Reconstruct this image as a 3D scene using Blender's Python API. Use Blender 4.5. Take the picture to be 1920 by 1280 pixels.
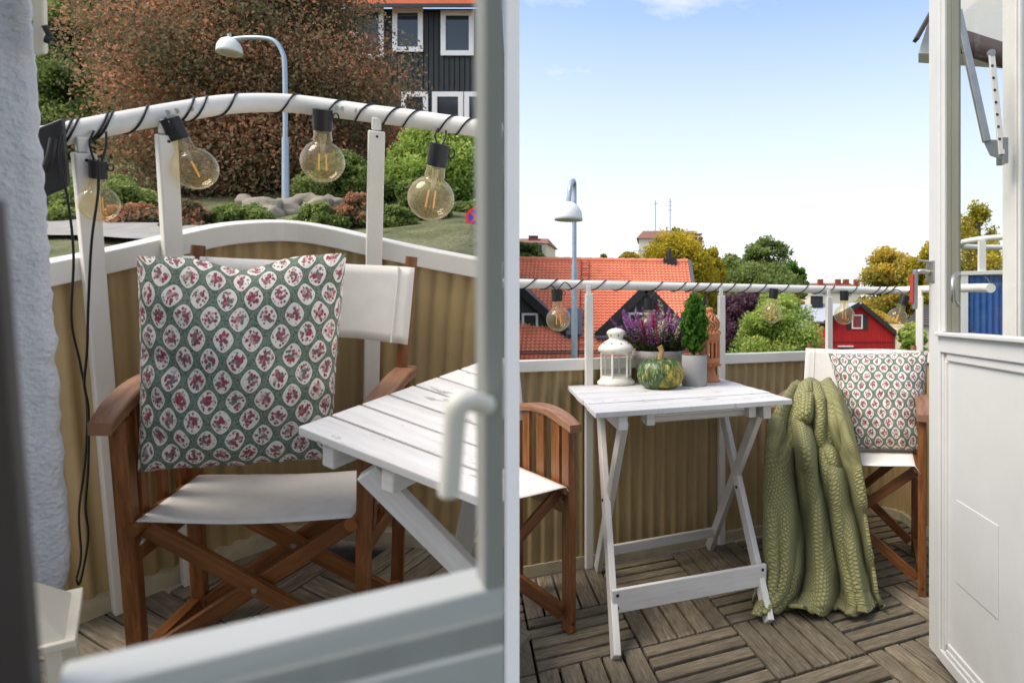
import bpy, bmesh, math, random
import numpy as np
from mathutils import Vector, Matrix
R = math.radians
sc = bpy.context.scene
col = sc.collection
for o in list(bpy.data.objects): bpy.data.objects.remove(o)

# ------------------------------------------------------------------ camera, sky, sun, exposure
FPX, CX, CY, Z0 = 1300.0, 1230.0, 585.0, 1.005        # focal length and principal point in photo pixels, eye height
cam = bpy.data.cameras.new('camera'); camo = bpy.data.objects.new('camera', cam); col.objects.link(camo)
camo.location = (0, 0, Z0); camo.rotation_euler = (R(90), 0, 0)
cam.sensor_fit = 'HORIZONTAL'; cam.sensor_width = 36; cam.lens = FPX*36/1920
cam.shift_x = (960-CX)/1920; cam.shift_y = (CY-640)/1920
cam.clip_start = 0.05; cam.clip_end = 3000
cam.dof.use_dof = True; cam.dof.focus_distance = 2.4; cam.dof.aperture_fstop = 24.4/3.0
sc.camera = camo
SUN_EL, SUN_AZ = 53, 246                               # azimuth clockwise from +Y: behind the camera, to the left
w = bpy.data.worlds.new('World'); sc.world = w; w.use_nodes = True
wn, wl = w.node_tree.nodes, w.node_tree.links
wn.clear()
sky = wn.new('ShaderNodeTexSky'); sky.sky_type = 'NISHITA'; sky.sun_disc = False
sky.sun_elevation = R(SUN_EL); sky.sun_rotation = R(SUN_AZ); sky.air_density = 1.0; sky.dust_density = 1.2; sky.ozone_density = 1.2
bg = wn.new('ShaderNodeBackground'); bg.inputs[1].default_value = 0.15
tc = wn.new('ShaderNodeTexCoord'); mp = wn.new('ShaderNodeMapping'); mp.inputs['Scale'].default_value = (1.0, 1.0, 2.2); mp.inputs['Location'].default_value = (0.505, 0.087, 0.18)
cn = wn.new('ShaderNodeTexNoise'); cn.inputs['Scale'].default_value = 2.6; cn.inputs['Detail'].default_value = 9; cn.inputs['Roughness'].default_value = 0.58
cr = wn.new('ShaderNodeValToRGB'); cr.color_ramp.elements[0].position = 0.56; cr.color_ramp.elements[1].position = 0.67
cr.color_ramp.elements[0].color = (0,0,0,1); cr.color_ramp.elements[1].color = (.8,.8,.8,1)
mx = wn.new('ShaderNodeMix'); mx.data_type = 'RGBA'; mx.inputs[7].default_value = (3.75, 3.75, 3.78, 1)
out = wn.new('ShaderNodeOutputWorld')
wl.new(tc.outputs['Generated'], mp.inputs[0]); wl.new(mp.outputs[0], cn.inputs['Vector']); wl.new(cn.outputs[0], cr.inputs[0])
# thin bright haze layer, thicker towards the horizon all the way round
sz = wn.new('ShaderNodeSeparateXYZ'); wl.new(tc.outputs['Generated'], sz.inputs[0]); hz = wn.new('ShaderNodeValToRGB'); wl.new(sz.outputs[2], hz.inputs[0])
for i_, (p_, v_) in enumerate(((0, .95), (.10, .86), (.24, .50), (.40, .10), (.6, .22), (1, .35))):
    e_ = hz.color_ramp.elements[i_] if i_ < 2 else hz.color_ramp.elements.new(p_)
    e_.position = p_; e_.color = (v_, v_, v_, 1)
mxx = wn.new('ShaderNodeMath'); mxx.operation = 'MAXIMUM'; wl.new(hz.outputs[0], mxx.inputs[0]); wl.new(cr.outputs[0], mxx.inputs[1]); wl.new(mxx.outputs[0], mx.inputs[0]); wl.new(sky.outputs[0], mx.inputs[6]); wl.new(mx.outputs[2], bg.inputs[0]); wl.new(bg.outputs[0], out.inputs[0])
sl = bpy.data.lights.new('sun', 'SUN'); sl.energy = 2.0; sl.angle = R(34); sl.color = (1, .92, .80)
so = bpy.data.objects.new('sun', sl); col.objects.link(so)
sd = Vector((math.sin(R(SUN_AZ))*math.cos(R(SUN_EL)), math.cos(R(SUN_AZ))*math.cos(R(SUN_EL)), math.sin(R(SUN_EL))))
so.rotation_euler = (-sd).to_track_quat('-Z', 'Y').to_euler(); so.location = (0, 0, 60)
sc.view_settings.view_transform = 'Standard'; sc.view_settings.look = 'None'; sc.view_settings.gamma = 1; sc.view_settings.exposure = 0.94
sc.render.engine = 'CYCLES'
sc.cycles.max_bounces = 10; sc.cycles.transparent_max_bounces = 24

# ------------------------------------------------------------------ pixels to places
def V(*a): return Vector(a)
def ray(x, y): return Vector(((x-CX)/FPX, 1.0, (CY-y)/FPX))
def W(x, y, d): r = ray(x, y)*d; r.z += Z0; return r                    # at depth d
def G(x, y, z=0.0): r = ray(x, y); return W(x, y, (z-Z0)/r.z)           # on the level plane z
# the second balcony stands turned and tipped against the first: its own frame (s to the right, t away, h up from its deck)
EL = 1.17
_U = -ray(600, 5500).normalized(); _r = ray(473, 640)
_F = (_r-_U*_r.dot(_U)).normalized(); _S = _F.cross(_U)
ML = Matrix(((_S.x, _F.x, _U.x, 0), (_S.y, _F.y, _U.y, 0), (_S.z, _F.z, _U.z, Z0), (0, 0, 0, 1))) @ Matrix.Translation((0, 0, -EL))
MI = Matrix.Identity(4)
def lray(x, y): r = ray(x, y); return Vector((r.dot(_S), r.dot(_F), r.dot(_U)))
def LP(x, y, t): r = lray(x, y); r = r*(t/r.y); r.z += EL; return r
def LH(x, y, h): r = lray(x, y); r = r*((h-EL)/r.z); r.z += EL; return r

# ------------------------------------------------------------------ materials
def srgb(r, g, b):
    f = lambda c: (c/255/12.92 if c/255 <= .04045 else ((c/255+.055)/1.055)**2.4)
    return (f(r), f(g), f(b), 1)
class NT:
    def __init__(s, name):
        s.m = bpy.data.materials.new(name); s.m.use_nodes = True; s.t = s.m.node_tree; s.n = s.t.nodes; s.l = s.t.links; s.n.clear()
        s.out = s.n.new('ShaderNodeOutputMaterial'); s.p = s.n.new('ShaderNodeBsdfPrincipled'); s.l.new(s.p.outputs[0], s.out.inputs[0])
        s._tc = None
    def tc(s, k='Object'):
        if s._tc is None: s._tc = s.n.new('ShaderNodeTexCoord')
        return s._tc.outputs[k]
    def map(s, src, scale=(1,1,1), rot=(0,0,0)):
        n = s.n.new('ShaderNodeMapping'); n.inputs['Scale'].default_value = scale; n.inputs['Rotation'].default_value = rot; s.l.new(src, n.inputs[0]); return n.outputs[0]
    def noise(s, vec, scale, detail=5, rough=.55, dist=0):
        n = s.n.new('ShaderNodeTexNoise'); n.inputs['Scale'].default_value = scale; n.inputs['Detail'].default_value = detail
        n.inputs['Roughness'].default_value = rough; n.inputs['Distortion'].default_value = dist
        if vec is not None: s.l.new(vec, n.inputs['Vector'])
        return n.outputs[0]
    def vor(s, vec, scale, feat='F1', rnd=1):
        n = s.n.new('ShaderNodeTexVoronoi'); n.feature = feat; n.inputs['Scale'].default_value = scale; n.inputs['Randomness'].default_value = rnd
        if vec is not None: s.l.new(vec, n.inputs['Vector'])
        return n.outputs[0]
    def ramp(s, fac, stops):
        n = s.n.new('ShaderNodeValToRGB'); e = n.color_ramp.elements
        while len(e) < len(stops): e.new(.5)
        for i, (p, c) in enumerate(stops): e[i].position = p; e[i].color = c if len(c) == 4 else (*c, 1)
        s.l.new(fac, n.inputs[0]); return n.outputs[0]
    def mix(s, fac, a, b, mode='MIX'):
        n = s.n.new('ShaderNodeMix'); n.data_type = 'RGBA'; n.blend_type = mode
        for i, v in ((0, fac), (6, a), (7, b)):
            if isinstance(v, (int, float)): n.inputs[i].default_value = v
            elif isinstance(v, tuple): n.inputs[i].default_value = v
            else: s.l.new(v, n.inputs[i])
        return n.outputs[2]
    def math(s, op, a, b=0.0, c=0.0):
        n = s.n.new('ShaderNodeMath'); n.operation = op
        for i, v in enumerate((a, b, c)):
            if isinstance(v, (int, float)): n.inputs[i].default_value = v
            else: s.l.new(v, n.inputs[i])
        return n.outputs[0]
    def col(s, v):
        if isinstance(v, tuple): s.p.inputs['Base Color'].default_value = v
        else: s.l.new(v, s.p.inputs['Base Color'])
    def bump(s, h, strength=.3, dist=.01):
        n = s.n.new('ShaderNodeBump'); n.inputs['Strength'].default_value = strength; n.inputs['Distance'].default_value = dist
        s.l.new(h, n.inputs['Height']); s.l.new(n.outputs[0], s.p.inputs['Normal'])
    def set(s, rough=.5, metal=0, spec=.5):
        s.p.inputs['Roughness'].default_value = rough; s.p.inputs['Metallic'].default_value = metal; s.p.inputs['Specular IOR Level'].default_value = spec; return s.m
M = {}
def surf(name, c, var=.12, scale=12, rough=.5, bump=.15, bscale=60, stretch=(1,1,1), metal=0, dirt=0, dist=.004, rnd=0, spec=.4, dcol=(.12,.10,.07,1)):
    k = NT(name); v = k.map(k.tc(), stretch)
    f = k.noise(v, scale, 6, .6)
    a = tuple(max(0, x*(1-var)) for x in c[:3])+(1,); b = tuple(min(1, x*(1+var)) for x in c[:3])+(1,)
    cc = k.ramp(f, [(.3, a), (.7, b)])
    if rnd:
        oi = k.n.new('ShaderNodeObjectInfo'); h = k.n.new('ShaderNodeHueSaturation')
        k.l.new(k.math('MULTIPLY_ADD', oi.outputs['Random'], 2*rnd, 1-rnd), h.inputs['Value']); k.l.new(cc, h.inputs['Color']); cc = h.outputs[0]
    if dirt:
        g = k.noise(v, scale*.35, 8, .7); cc = k.mix(k.math('MULTIPLY', k.ramp(g, [(.5, (0,0,0)), (.72, (1,1,1))]), dirt), cc, dcol)
    k.col(cc)
    if bump: k.bump(k.noise(v, bscale, 4, .6), bump, dist)
    M[name] = k.set(rough, metal, spec); return k.m
surf('white_metal', srgb(222,217,204), .05, 9, .42, .08, 90, dirt=.25)
surf('white_rail', srgb(226,222,212), .04, 7, .35, .05, 60, dirt=.15)
surf('white_door', srgb(216,214,209), .04, 4, .45, .12, 30, dirt=.12)
surf('white_partition', (.86,.86,.86,1), .02, 4, .7, .05, 30)
surf('lantern_white', srgb(226,222,208), .06, 20, .5, .1, 90, dirt=.3)
surf('cream_paint', srgb(224,212,190), .05, 9, .5, .1, 60, dirt=.1)
surf('tan_metal', srgb(176,152,108), .09, 6, .5, .25, 300, dist=.002, dirt=.25)
surf('blue_metal', srgb(48,98,160), .08, 8, .5, .1, 80)
surf('grey_frame', srgb(150,151,144), .12, 14, .55, .15, 60, stretch=(1,1,.2), dirt=.3)
surf('sash_grey', srgb(180,181,176), .04, 6, .5, .05, 40)
surf('inner_grey', srgb(122,122,108), .12, 14, .55, .15, 60, stretch=(1,1,.2), dirt=.3)
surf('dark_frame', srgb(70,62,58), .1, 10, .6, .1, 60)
surf('canvas', srgb(226,221,212), .04, 30, .9, .3, 900, dist=.001, spec=.1)
surf('galv', srgb(166,178,188), .12, 18, .45, .05, 60, metal=.5)
surf('steel', srgb(170,168,162), .1, 25, .35, .05, 60, metal=.7)
surf('black_plastic', srgb(30,30,31), .15, 20, .45, .05, 90)
surf('cord_black', srgb(26,26,27), .1, 20, .5, 0)
surf('red_plastic', srgb(178,62,56), .1, 20, .45, .05, 60)
surf('terracotta', srgb(190,124,84), .16, 25, .85, .2, 120)
surf('grey_pot', srgb(176,170,162), .08, 14, .85, .25, 160, dirt=.15)
surf('concrete_pot', srgb(146,144,141), .1, 16, .8, .25, 120, dirt=.2, dcol=(.5,.5,.5,1))
surf('soil', (.03,.02,.013,1), .4, 60, .95, .6, 90)
surf('stem_wood', (.09,.06,.03,1), .3, 20, .9, .5, 60)
surf('bark', (.10,.075,.05,1), .35, 6, .95, .8, 20, dist=.03)
surf('pumpkin_stem', srgb(168,134,84), .25, 40, .8, .4, 90, stretch=(1,1,.3))
surf('plinth', srgb(186,176,146), .14, 16, .8, .4, 60, dirt=.4)
surf('asphalt', (.30,.28,.255,1), .15, 3, .9, .2, 40)
surf('grass', (.14,.145,.06,1), .5, 1.6, .95, .8, 9, dist=.15, dirt=.6, dcol=(.20,.17,.11,1))
surf('brick_red', srgb(140,70,52), .2, 5, .9, .3, 20)
surf('stone', srgb(150,140,124), .25, 2, .9, .6, 8, dist=.05)
surf('black_boards', srgb(50,54,55), .2, 4, .8, .2, 20, stretch=(1,1,.1), rnd=.12)
surf('green_boards', srgb(74,82,74), .12, 4, .8, .1, 20, stretch=(1,1,.1))
surf('red_boards', srgb(186,42,40), .12, 4, .8, .15, 20, stretch=(1,1,.1))
surf('lead', srgb(92,96,106), .15, 3, .6, .1, 10)
surf('dark_trim', srgb(48,46,48), .15, 3, .6, .1, 10)
surf('roof_orange', srgb(240,150,116), .14, 1.3, .75, .2, 12, dirt=.15, dcol=(.35,.10,.05,1))
surf('roof_orange_far', srgb(222,116,78), .14, 1.3, .75, .2, 12)
surf('roof_brown', srgb(136,92,76), .14, 1.0, .8, .2, 6)
surf('roof_grey', srgb(178,182,188), .07, .6, .5, .1, 3)
surf('roof_slate', srgb(96,88,88), .12, 1, .8, .2, 6)
surf('render_cream', srgb(222,212,188), .06, .4, .9, .1, 4, dirt=.12)
surf('white_paint', srgb(232,230,226), .03, 5, .6, 0)
surf('eave_white', srgb(214,212,204), .05, 4, .7, .1, 20)
surf('eave_brown', srgb(78,66,62), .15, 6, .6, .1, 20)
surf('sign_blue', srgb(40,66,170), .05, 5, .5, 0)
surf('sign_red', srgb(205,40,56), .05, 5, .5, 0)
surf('sign_ring', srgb(205,40,56), .05, 5, .5, 0)
def woodmat(name, c1, c2, c3, rough, rnd, gscale=26, worn=0, st=(1,1,1), bump=.35):
    k = NT(name); v = k.map(k.tc('UV'), (gscale*.18, gscale*1.6, 1))
    oi = k.n.new('ShaderNodeObjectInfo'); ad = k.n.new('ShaderNodeVectorMath'); ad.operation = 'ADD'
    cb = k.n.new('ShaderNodeCombineXYZ'); k.l.new(k.math('MULTIPLY', oi.outputs['Random'], 37.0), cb.inputs[0]); k.l.new(k.math('MULTIPLY', oi.outputs['Random'], 91.0), cb.inputs[1])
    k.l.new(v, ad.inputs[0]); k.l.new(cb.outputs[0], ad.inputs[1]); v = ad.outputs[0]
    g = k.noise(v, 1.6, 8, .7, .15); big = k.noise(v, .22, 4, .6)
    cc = k.ramp(g, [(.30, c1), (.5, c2), (.72, c3)])
    cc = k.mix(k.math('MULTIPLY', k.ramp(big, [(.42, (0,0,0)), (.68, (1,1,1))]), .55), cc, tuple(x*.62 for x in c2[:3])+(1,))
    if worn:
        wv = k.noise(k.map(k.tc('UV'), (3, 9, 1)), 3.0, 9, .7); cc = k.mix(k.math('MULTIPLY', k.ramp(wv, [(.585, (0,0,0)), (.63, (1,1,1))]), worn), cc, (.10,.085,.07,1))
    h = k.n.new('ShaderNodeHueSaturation'); k.l.new(k.math('MULTIPLY_ADD', oi.outputs['Random'], 2*rnd, 1-rnd), h.inputs['Value'])
    k.l.new(cc, h.inputs['Color']); k.col(h.outputs[0])
    k.bump(g, bump, .003); M[name] = k.set(rough)
woodmat('deck_wood', srgb(86,76,58), srgb(128,115,93), srgb(168,156,135), .85, .26, 46, bump=.5)
woodmat('chair_wood', srgb(78,42,18), srgb(126,75,34), srgb(166,110,60), .42, .10, 22, bump=.15)
woodmat('arm_wood', srgb(104,66,44), srgb(142,100,72), srgb(172,134,106), .55, .08, 22, bump=.2)
woodmat('table_white', srgb(194,190,186), srgb(212,209,206), srgb(224,222,220), .5, .02, 14, worn=.55, bump=.25)
woodmat('table_leg', srgb(204,198,190), srgb(220,216,210), srgb(232,229,226), .55, .02, 14, bump=.15)
def glassmat(name, tint, gloss=.12, rough=.02, film=0):
    k = NT(name); k.n.remove(k.p)
    t = k.n.new('ShaderNodeBsdfTransparent'); t.inputs[0].default_value = tint
    g = k.n.new('ShaderNodeBsdfGlossy'); g.inputs['Roughness'].default_value = rough; g.inputs[0].default_value = (1,1,1,1)
    lw = k.n.new('ShaderNodeLayerWeight'); lw.inputs[0].default_value = .5
    fz_ = k.math('MULTIPLY_ADD', k.math('POWER', lw.outputs['Facing'], 3.0), gloss, .03)
    m = k.n.new('ShaderNodeMixShader'); k.l.new(fz_, m.inputs[0]); k.l.new(t.outputs[0], m.inputs[1]); k.l.new(g.outputs[0], m.inputs[2])
    last = m.outputs[0]
    if film:
        d = k.n.new('ShaderNodeBsdfDiffuse'); d.inputs[0].default_value = (.9,.74,.44,1) if tint[2] < .75 else (.8,.8,.78,1)
        m2 = k.n.new('ShaderNodeMixShader'); k.l.new(k.math('MULTIPLY', k.noise(k.tc(), 3, 1, .4), film), m2.inputs[0]); k.l.new(last, m2.inputs[1]); k.l.new(d.outputs[0], m2.inputs[2]); last = m2.outputs[0]
    k.l.new(last, k.out.inputs[0]); M[name] = k.m
glassmat('amber_glass', (.97,.90,.72,1), .45, .03, .20)
glassmat('clear_glass', (.97,.98,.97,1), .18, .01)
glassmat('lantern_glass', (.9,.9,.87,1), .2, .05, .35)
k = NT('window_dark'); k.col((.035,.045,.05,1)); M['window_dark'] = k.set(.08, 0, .6)
k = NT('filament'); k.col((.7,.35,.1,1)); k.p.inputs['Emission Color'].default_value = (1,.45,.1,1); k.p.inputs['Emission Strength'].default_value = .12; M['filament'] = k.set(.4)
# plaster wall
k = NT('stucco'); n1 = k.noise(k.tc(), 80, 5, .62); n2 = k.vor(k.tc(), 120); k.col(k.ramp(k.noise(k.tc(), 7, 6, .6), [(.3, srgb(196,196,200)), (.7, srgb(222,222,224))]))
k.bump(k.math('ADD', n1, k.math('MULTIPLY', n2, .4)), .8, .008); M['stucco'] = k.set(.9, 0, .2)
# pumpkin
k = NT('pumpkin_skin'); n = k.noise(k.map(k.tc(), (1,1,.45)), 55, 6, .7, 1.2); n2 = k.noise(k.map(k.tc(), (1,1,.7)), 11, 4, .6)
c = k.ramp(n, [(.42, srgb(34,56,30)), (.52, srgb(58,84,42)), (.60, srgb(122,134,66)), (.68, srgb(196,190,124))])
c = k.mix(k.ramp(n2, [(.52, (0,0,0)), (.66, (1,1,1))]), c, k.ramp(n, [(.4, srgb(96,104,36)), (.55, srgb(196,164,40)), (.65, srgb(214,150,50))]))
k.col(c); k.bump(n, .25, .004); M['pumpkin_skin'] = k.set(.4)
# cushion print: ogee medallions of flowers on green
k = NT('cushion_print'); sx = k.n.new('ShaderNodeSeparateXYZ'); k.l.new(k.tc('UV'), sx.inputs[0])
NX, NY = 9.2, 6.2
def lat(off):
    x = k.math('SUBTRACT', k.math('FRACT', k.math('ADD', k.math('MULTIPLY', sx.outputs[0], NX), off)), .5); y = k.math('SUBTRACT', k.math('FRACT', k.math('ADD', k.math('MULTIPLY', sx.outputs[1], NY), off)), .5)
    return k.math('ADD', k.math('POWER', k.math('DIVIDE', k.math('ABSOLUTE', x), .375), 1.75), k.math('POWER', k.math('DIVIDE', k.math('ABSOLUTE', y), .312), 1.45))
g = k.math('MINIMUM', lat(0.0), lat(.5))
fv = k.map(k.tc('UV'), (NX*9.0, NY*12.0, 1)); vn = k.n.new('ShaderNodeTexVoronoi'); vn.inputs['Scale'].default_value = 1.0; k.l.new(fv, vn.inputs['Vector'])
sp = k.n.new('ShaderNodeSeparateColor'); k.l.new(vn.outputs['Color'], sp.inputs[0])
blob = k.math('LESS_THAN', vn.outputs['Distance'], k.math('MULTIPLY_ADD', g, -.60, .80))
blob = k.math('MULTIPLY', blob, k.math('LESS_THAN', g, .74))
fc = k.ramp(sp.outputs[0], [(.0, srgb(166,72,84)), (.28, srgb(146,62,76)), (.40, srgb(110,96,106)), (.60, srgb(112,120,108)), (.66, srgb(196,184,174)), (.78, srgb(188,134,136)), (1, srgb(126,80,90))])
base = k.mix(k.math('LESS_THAN', g, .93), srgb(118,130,116), srgb(222,216,205))
gd = k.vor(k.map(k.tc('UV'), (NX*13, NY*19, 1)), 1.0)
gmask = k.math('GREATER_THAN', g, 1.03); base = k.mix(k.math('MULTIPLY', gmask, k.ramp(gd, [(.36, (1,1,1)), (.44, (0,0,0))])), base, srgb(76,94,80))
base = k.mix(k.math('MULTIPLY', k.math('LESS_THAN', k.math('ABSOLUTE', k.math('SUBTRACT', g, .99)), .05), .8), base, srgb(66,84,70))
k.col(k.mix(blob, base, fc)); wv = k.noise(k.map(k.tc('UV'), (1,1,1)), 320, 2, .5); k.bump(wv, .25, .001); M['cushion_print'] = k.set(.9, 0, .1)
# honeycomb fleece
k = NT('fleece'); sx = k.n.new('ShaderNodeSeparateXYZ'); k.l.new(k.tc('UV'), sx.inputs[0])
X = k.math('MULTIPLY', sx.outputs[0], 2*math.pi/.0085); Y = k.math('MULTIPLY', sx.outputs[1], 2*math.pi/.0147)
hx = k.math('ADD', k.math('COSINE', k.math('MULTIPLY', X, 1)), k.math('MULTIPLY', k.math('COSINE', k.math('MULTIPLY', X, .5)), k.math('MULTIPLY', k.math('COSINE', Y), 2)))
fz = k.noise(k.tc('UV'), 420, 4, .7); hh = k.ramp(k.math('MULTIPLY_ADD', hx, 1/4.5, 1.5/4.5), [(.10, (0,0,0)), (.34, (.75,.75,.75)), (.7, (1,1,1))])
k.col(k.mix(hh, k.ramp(fz, [(.3, srgb(122,120,76)), (.7, srgb(142,139,90))]), k.ramp(fz, [(.3, srgb(150,147,97)), (.7, srgb(176,172,124))])))
k.bump(k.math('ADD', hh, k.math('MULTIPLY', fz, .35)), .8, .006); k.p.inputs['Sheen Weight'].default_value = .12; M['fleece'] = k.set(.95, 0, .05)
def leafmat(name, stops, trans=.48):
    k = NT(name); a = k.n.new('ShaderNodeAttribute'); a.attribute_name = 'tint'
    c = k.ramp(a.outputs['Fac'], stops); k.col(c); k.set(.6, 0, .25)
    t = k.n.new('ShaderNodeBsdfTranslucent'); k.l.new(c, t.inputs[0]); m = k.n.new('ShaderNodeMixShader'); m.inputs[0].default_value = trans
    k.l.new(k.p.outputs[0], m.inputs[1]); k.l.new(t.outputs[0], m.inputs[2]); k.l.new(m.outputs[0], k.out.inputs[0]); M[name] = k.m
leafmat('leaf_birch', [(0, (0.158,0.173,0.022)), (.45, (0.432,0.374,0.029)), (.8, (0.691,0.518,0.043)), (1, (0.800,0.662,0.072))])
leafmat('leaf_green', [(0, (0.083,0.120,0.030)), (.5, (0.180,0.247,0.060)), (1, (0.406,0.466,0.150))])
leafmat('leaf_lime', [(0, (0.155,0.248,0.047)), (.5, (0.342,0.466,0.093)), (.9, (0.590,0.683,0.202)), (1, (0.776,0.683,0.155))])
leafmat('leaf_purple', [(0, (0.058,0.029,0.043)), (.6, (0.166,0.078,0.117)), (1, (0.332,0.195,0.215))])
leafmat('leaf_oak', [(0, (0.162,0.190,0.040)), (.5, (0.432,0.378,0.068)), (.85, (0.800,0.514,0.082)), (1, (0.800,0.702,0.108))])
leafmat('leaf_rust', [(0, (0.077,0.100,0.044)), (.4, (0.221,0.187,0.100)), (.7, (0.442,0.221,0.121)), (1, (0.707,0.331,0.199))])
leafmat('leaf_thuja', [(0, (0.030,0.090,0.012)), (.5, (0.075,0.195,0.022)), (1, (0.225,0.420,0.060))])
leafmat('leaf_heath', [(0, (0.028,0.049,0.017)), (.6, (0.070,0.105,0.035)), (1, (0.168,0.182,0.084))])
leafmat('bloom', [(0, (0.408,0.024,0.120)), (.22, (0.552,0.048,0.192)), (.26, (0.288,0.084,0.288)), (.55, (0.480,0.180,0.456)), (.75, (0.624,0.360,0.552)), (.8, (0.660,0.576,0.432)), (1, (0.744,0.720,0.552))], .3)

# ------------------------------------------------------------------ mesh building
def frame_of(d, up=V(0,0,1)):
    d = d.normalized()
    if abs(d.dot(up)) > .98: up = V(0,1,0) if abs(d.y) < .9 else V(1,0,0)
    x = d.cross(up).normalized(); return x, x.cross(d).normalized(), d
class MB:
    def __init__(s): s.v = []; s.f = []; s.uv = []; s.sm = []
    def add(s, vs, fs, uvs=None, smooth=False):
        b = len(s.v); s.v += [Vector(p) for p in vs]
        for i, f in enumerate(fs):
            s.f.append([b+j for j in f]); s.sm.append(smooth); s.uv.append(uvs[i] if uvs else [(0, 0)]*len(f))
        return s
    def hexa(s, c):
        # eight corners: bottom four, top four; length taken along the longest side for the grain
        fs = [(0,3,2,1), (4,5,6,7), (0,1,5,4), (1,2,6,5), (2,3,7,6), (3,0,4,7)]
        es = [(c[1]-c[0]), (c[3]-c[0]), (c[4]-c[0])]; L = max(es, key=lambda e: e.length).normalized()
        o = [e.normalized() for e in es if abs(e.normalized().dot(L)) < .95] or [V(0,0,1)]
        uvs = []
        for f in fs:
            cen = [Vector(c[i]) for i in f]; q = o[0] if len(o) < 2 or max(abs((p-cen[0]).dot(o[0])) for p in cen) > max(abs((p-cen[0]).dot(o[1])) for p in cen) else o[1]
            q = q-L*q.dot(L); q.normalize(); uvs.append([(p.dot(L), p.dot(q)) for p in cen])
        return s.add(c, fs, uvs)
    def box(s, lo, hi):
        a, b = lo, hi; return s.hexa([V(a[0],a[1],a[2]), V(b[0],a[1],a[2]), V(b[0],b[1],a[2]), V(a[0],b[1],a[2]), V(a[0],a[1],b[2]), V(b[0],a[1],b[2]), V(b[0],b[1],b[2]), V(a[0],b[1],b[2])])
    def slab(s, o, ex, ey, ez):                      # corner + three edge vectors
        o, ex, ey, ez = Vector(o), Vector(ex), Vector(ey), Vector(ez)
        if ex.cross(ey).dot(ez) < 0: o = o+ez; ez = -ez
        return s.hexa([o, o+ex, o+ex+ey, o+ey, o+ez, o+ex+ez, o+ex+ey+ez, o+ey+ez])
    def bar(s, a, b, w_, t_, side=None):             # straight bar; side = direction of its width
        a, b = Vector(a), Vector(b); d = (b-a)
        if side is None: x, y, _ = frame_of(d)
        else:
            x = Vector(side); x = (x-d.normalized()*x.dot(d.normalized())).normalized(); y = d.cross(x).normalized()
        return s.slab(a-x*w_/2-y*t_/2, x*w_, y*t_, d)
    def tube(s, path, r, n=10, cap=True, closed=False):
        P = [Vector(p) for p in path]; m = len(P); rr = r if isinstance(r, (list, tuple)) else [r]*m
        vs = []; px = None
        for i in range(m):
            d = (P[(i+1) % m]-P[i-1]) if closed else (P[min(i+1, m-1)]-P[max(i-1, 0)])
            x, y, d = frame_of(d)
            if px is not None:
                x = (px-d*px.dot(d)).normalized(); y = x.cross(d)
            px = x
            for k in range(n): vs.append(P[i]+(x*math.cos(2*math.pi*k/n)+y*math.sin(2*math.pi*k/n))*rr[i])
        fs = []
        for i in range(m if closed else m-1):
            j = (i+1) % m
            for k in range(n): fs.append((i*n+k, i*n+(k+1) % n, j*n+(k+1) % n, j*n+k))
        s.add(vs, fs, None, True)
        if cap and not closed: s.add(vs[:n], [tuple(range(n))]); s.add(vs[-n:], [tuple(range(n))[::-1]])
        return s
    def lathe(s, prof, c=V(0,0,0), n=24, ax=V(0,0,1), ang0=0, smooth=True, sx=1, lob=None):
        x, y, z = frame_of(Vector(ax)) if abs(Vector(ax).z) < .999 else (V(1,0,0), V(0,1,0), V(0,0,1))
        vs = []; fs = []; m = len(prof)
        for (r, h) in prof:
            for k in range(n):
                a = ang0+2*math.pi*k/n; q = r*(lob(a) if lob else 1); vs.append(Vector(c)+x*q*math.cos(a)+y*q*math.sin(a)+z*h)
        for i in range(m-1):
            for k in range(n): fs.append((i*n+k, i*n+(k+1) % n, (i+1)*n+(k+1) % n, (i+1)*n+k))
        s.add(vs, fs, None, smooth)
        if prof[0][0] > 1e-5: s.add(vs[:n], [tuple(range(n))[::-1]])
        if prof[-1][0] > 1e-5: s.add(vs[-n:], [tuple(range(n))])
        return s
    def grid(s, P, uv=None, smooth=True, flip=False):
        a, b = len(P), len(P[0]); vs = [p for r in P for p in r]; fs = []; us = []
        for i in range(a-1):
            for j in range(b-1):
                q = [(i, j), (i, j+1), (i+1, j+1), (i+1, j)]
                if flip: q = q[::-1]
                fs.append([r*b+c for r, c in q]); us.append([uv(r, c) if uv else (c/(b-1), r/(a-1)) for r, c in q])
        return s.add(vs, fs, us, smooth)
    def mesh(s, name, mat, off=V(0,0,0)):
        me = bpy.data.meshes.new(name); me.from_pydata([p-off for p in s.v], [], s.f)
        l = me.uv_layers.new(name='UVMap'); flat = [c for u in s.uv for q in u for c in q]; l.data.foreach_set('uv', flat)
        me.polygons.foreach_set('use_smooth', s.sm); me.materials.append(M[mat]); me.validate(); me.update(); return me
def props(o, label=None, cat=None, group=None, kind=None):
    for k_, v_ in (('label', label), ('category', cat), ('group', group), ('kind', kind)):
        if v_: o[k_] = v_
    return o
def put(name, me, mw, bevel=0, seg=2, solid=0):
    o = bpy.data.objects.new(name, me); col.objects.link(o); o.matrix_world = mw
    if solid: q = o.modifiers.new('s', 'SOLIDIFY'); q.thickness = solid; q.offset = -1
    if bevel: q = o.modifiers.new('b', 'BEVEL'); q.width = bevel; q.segments = seg; q.limit_method = 'ANGLE'; q.angle_limit = R(40); q.harden_normals = False
    return o
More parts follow.
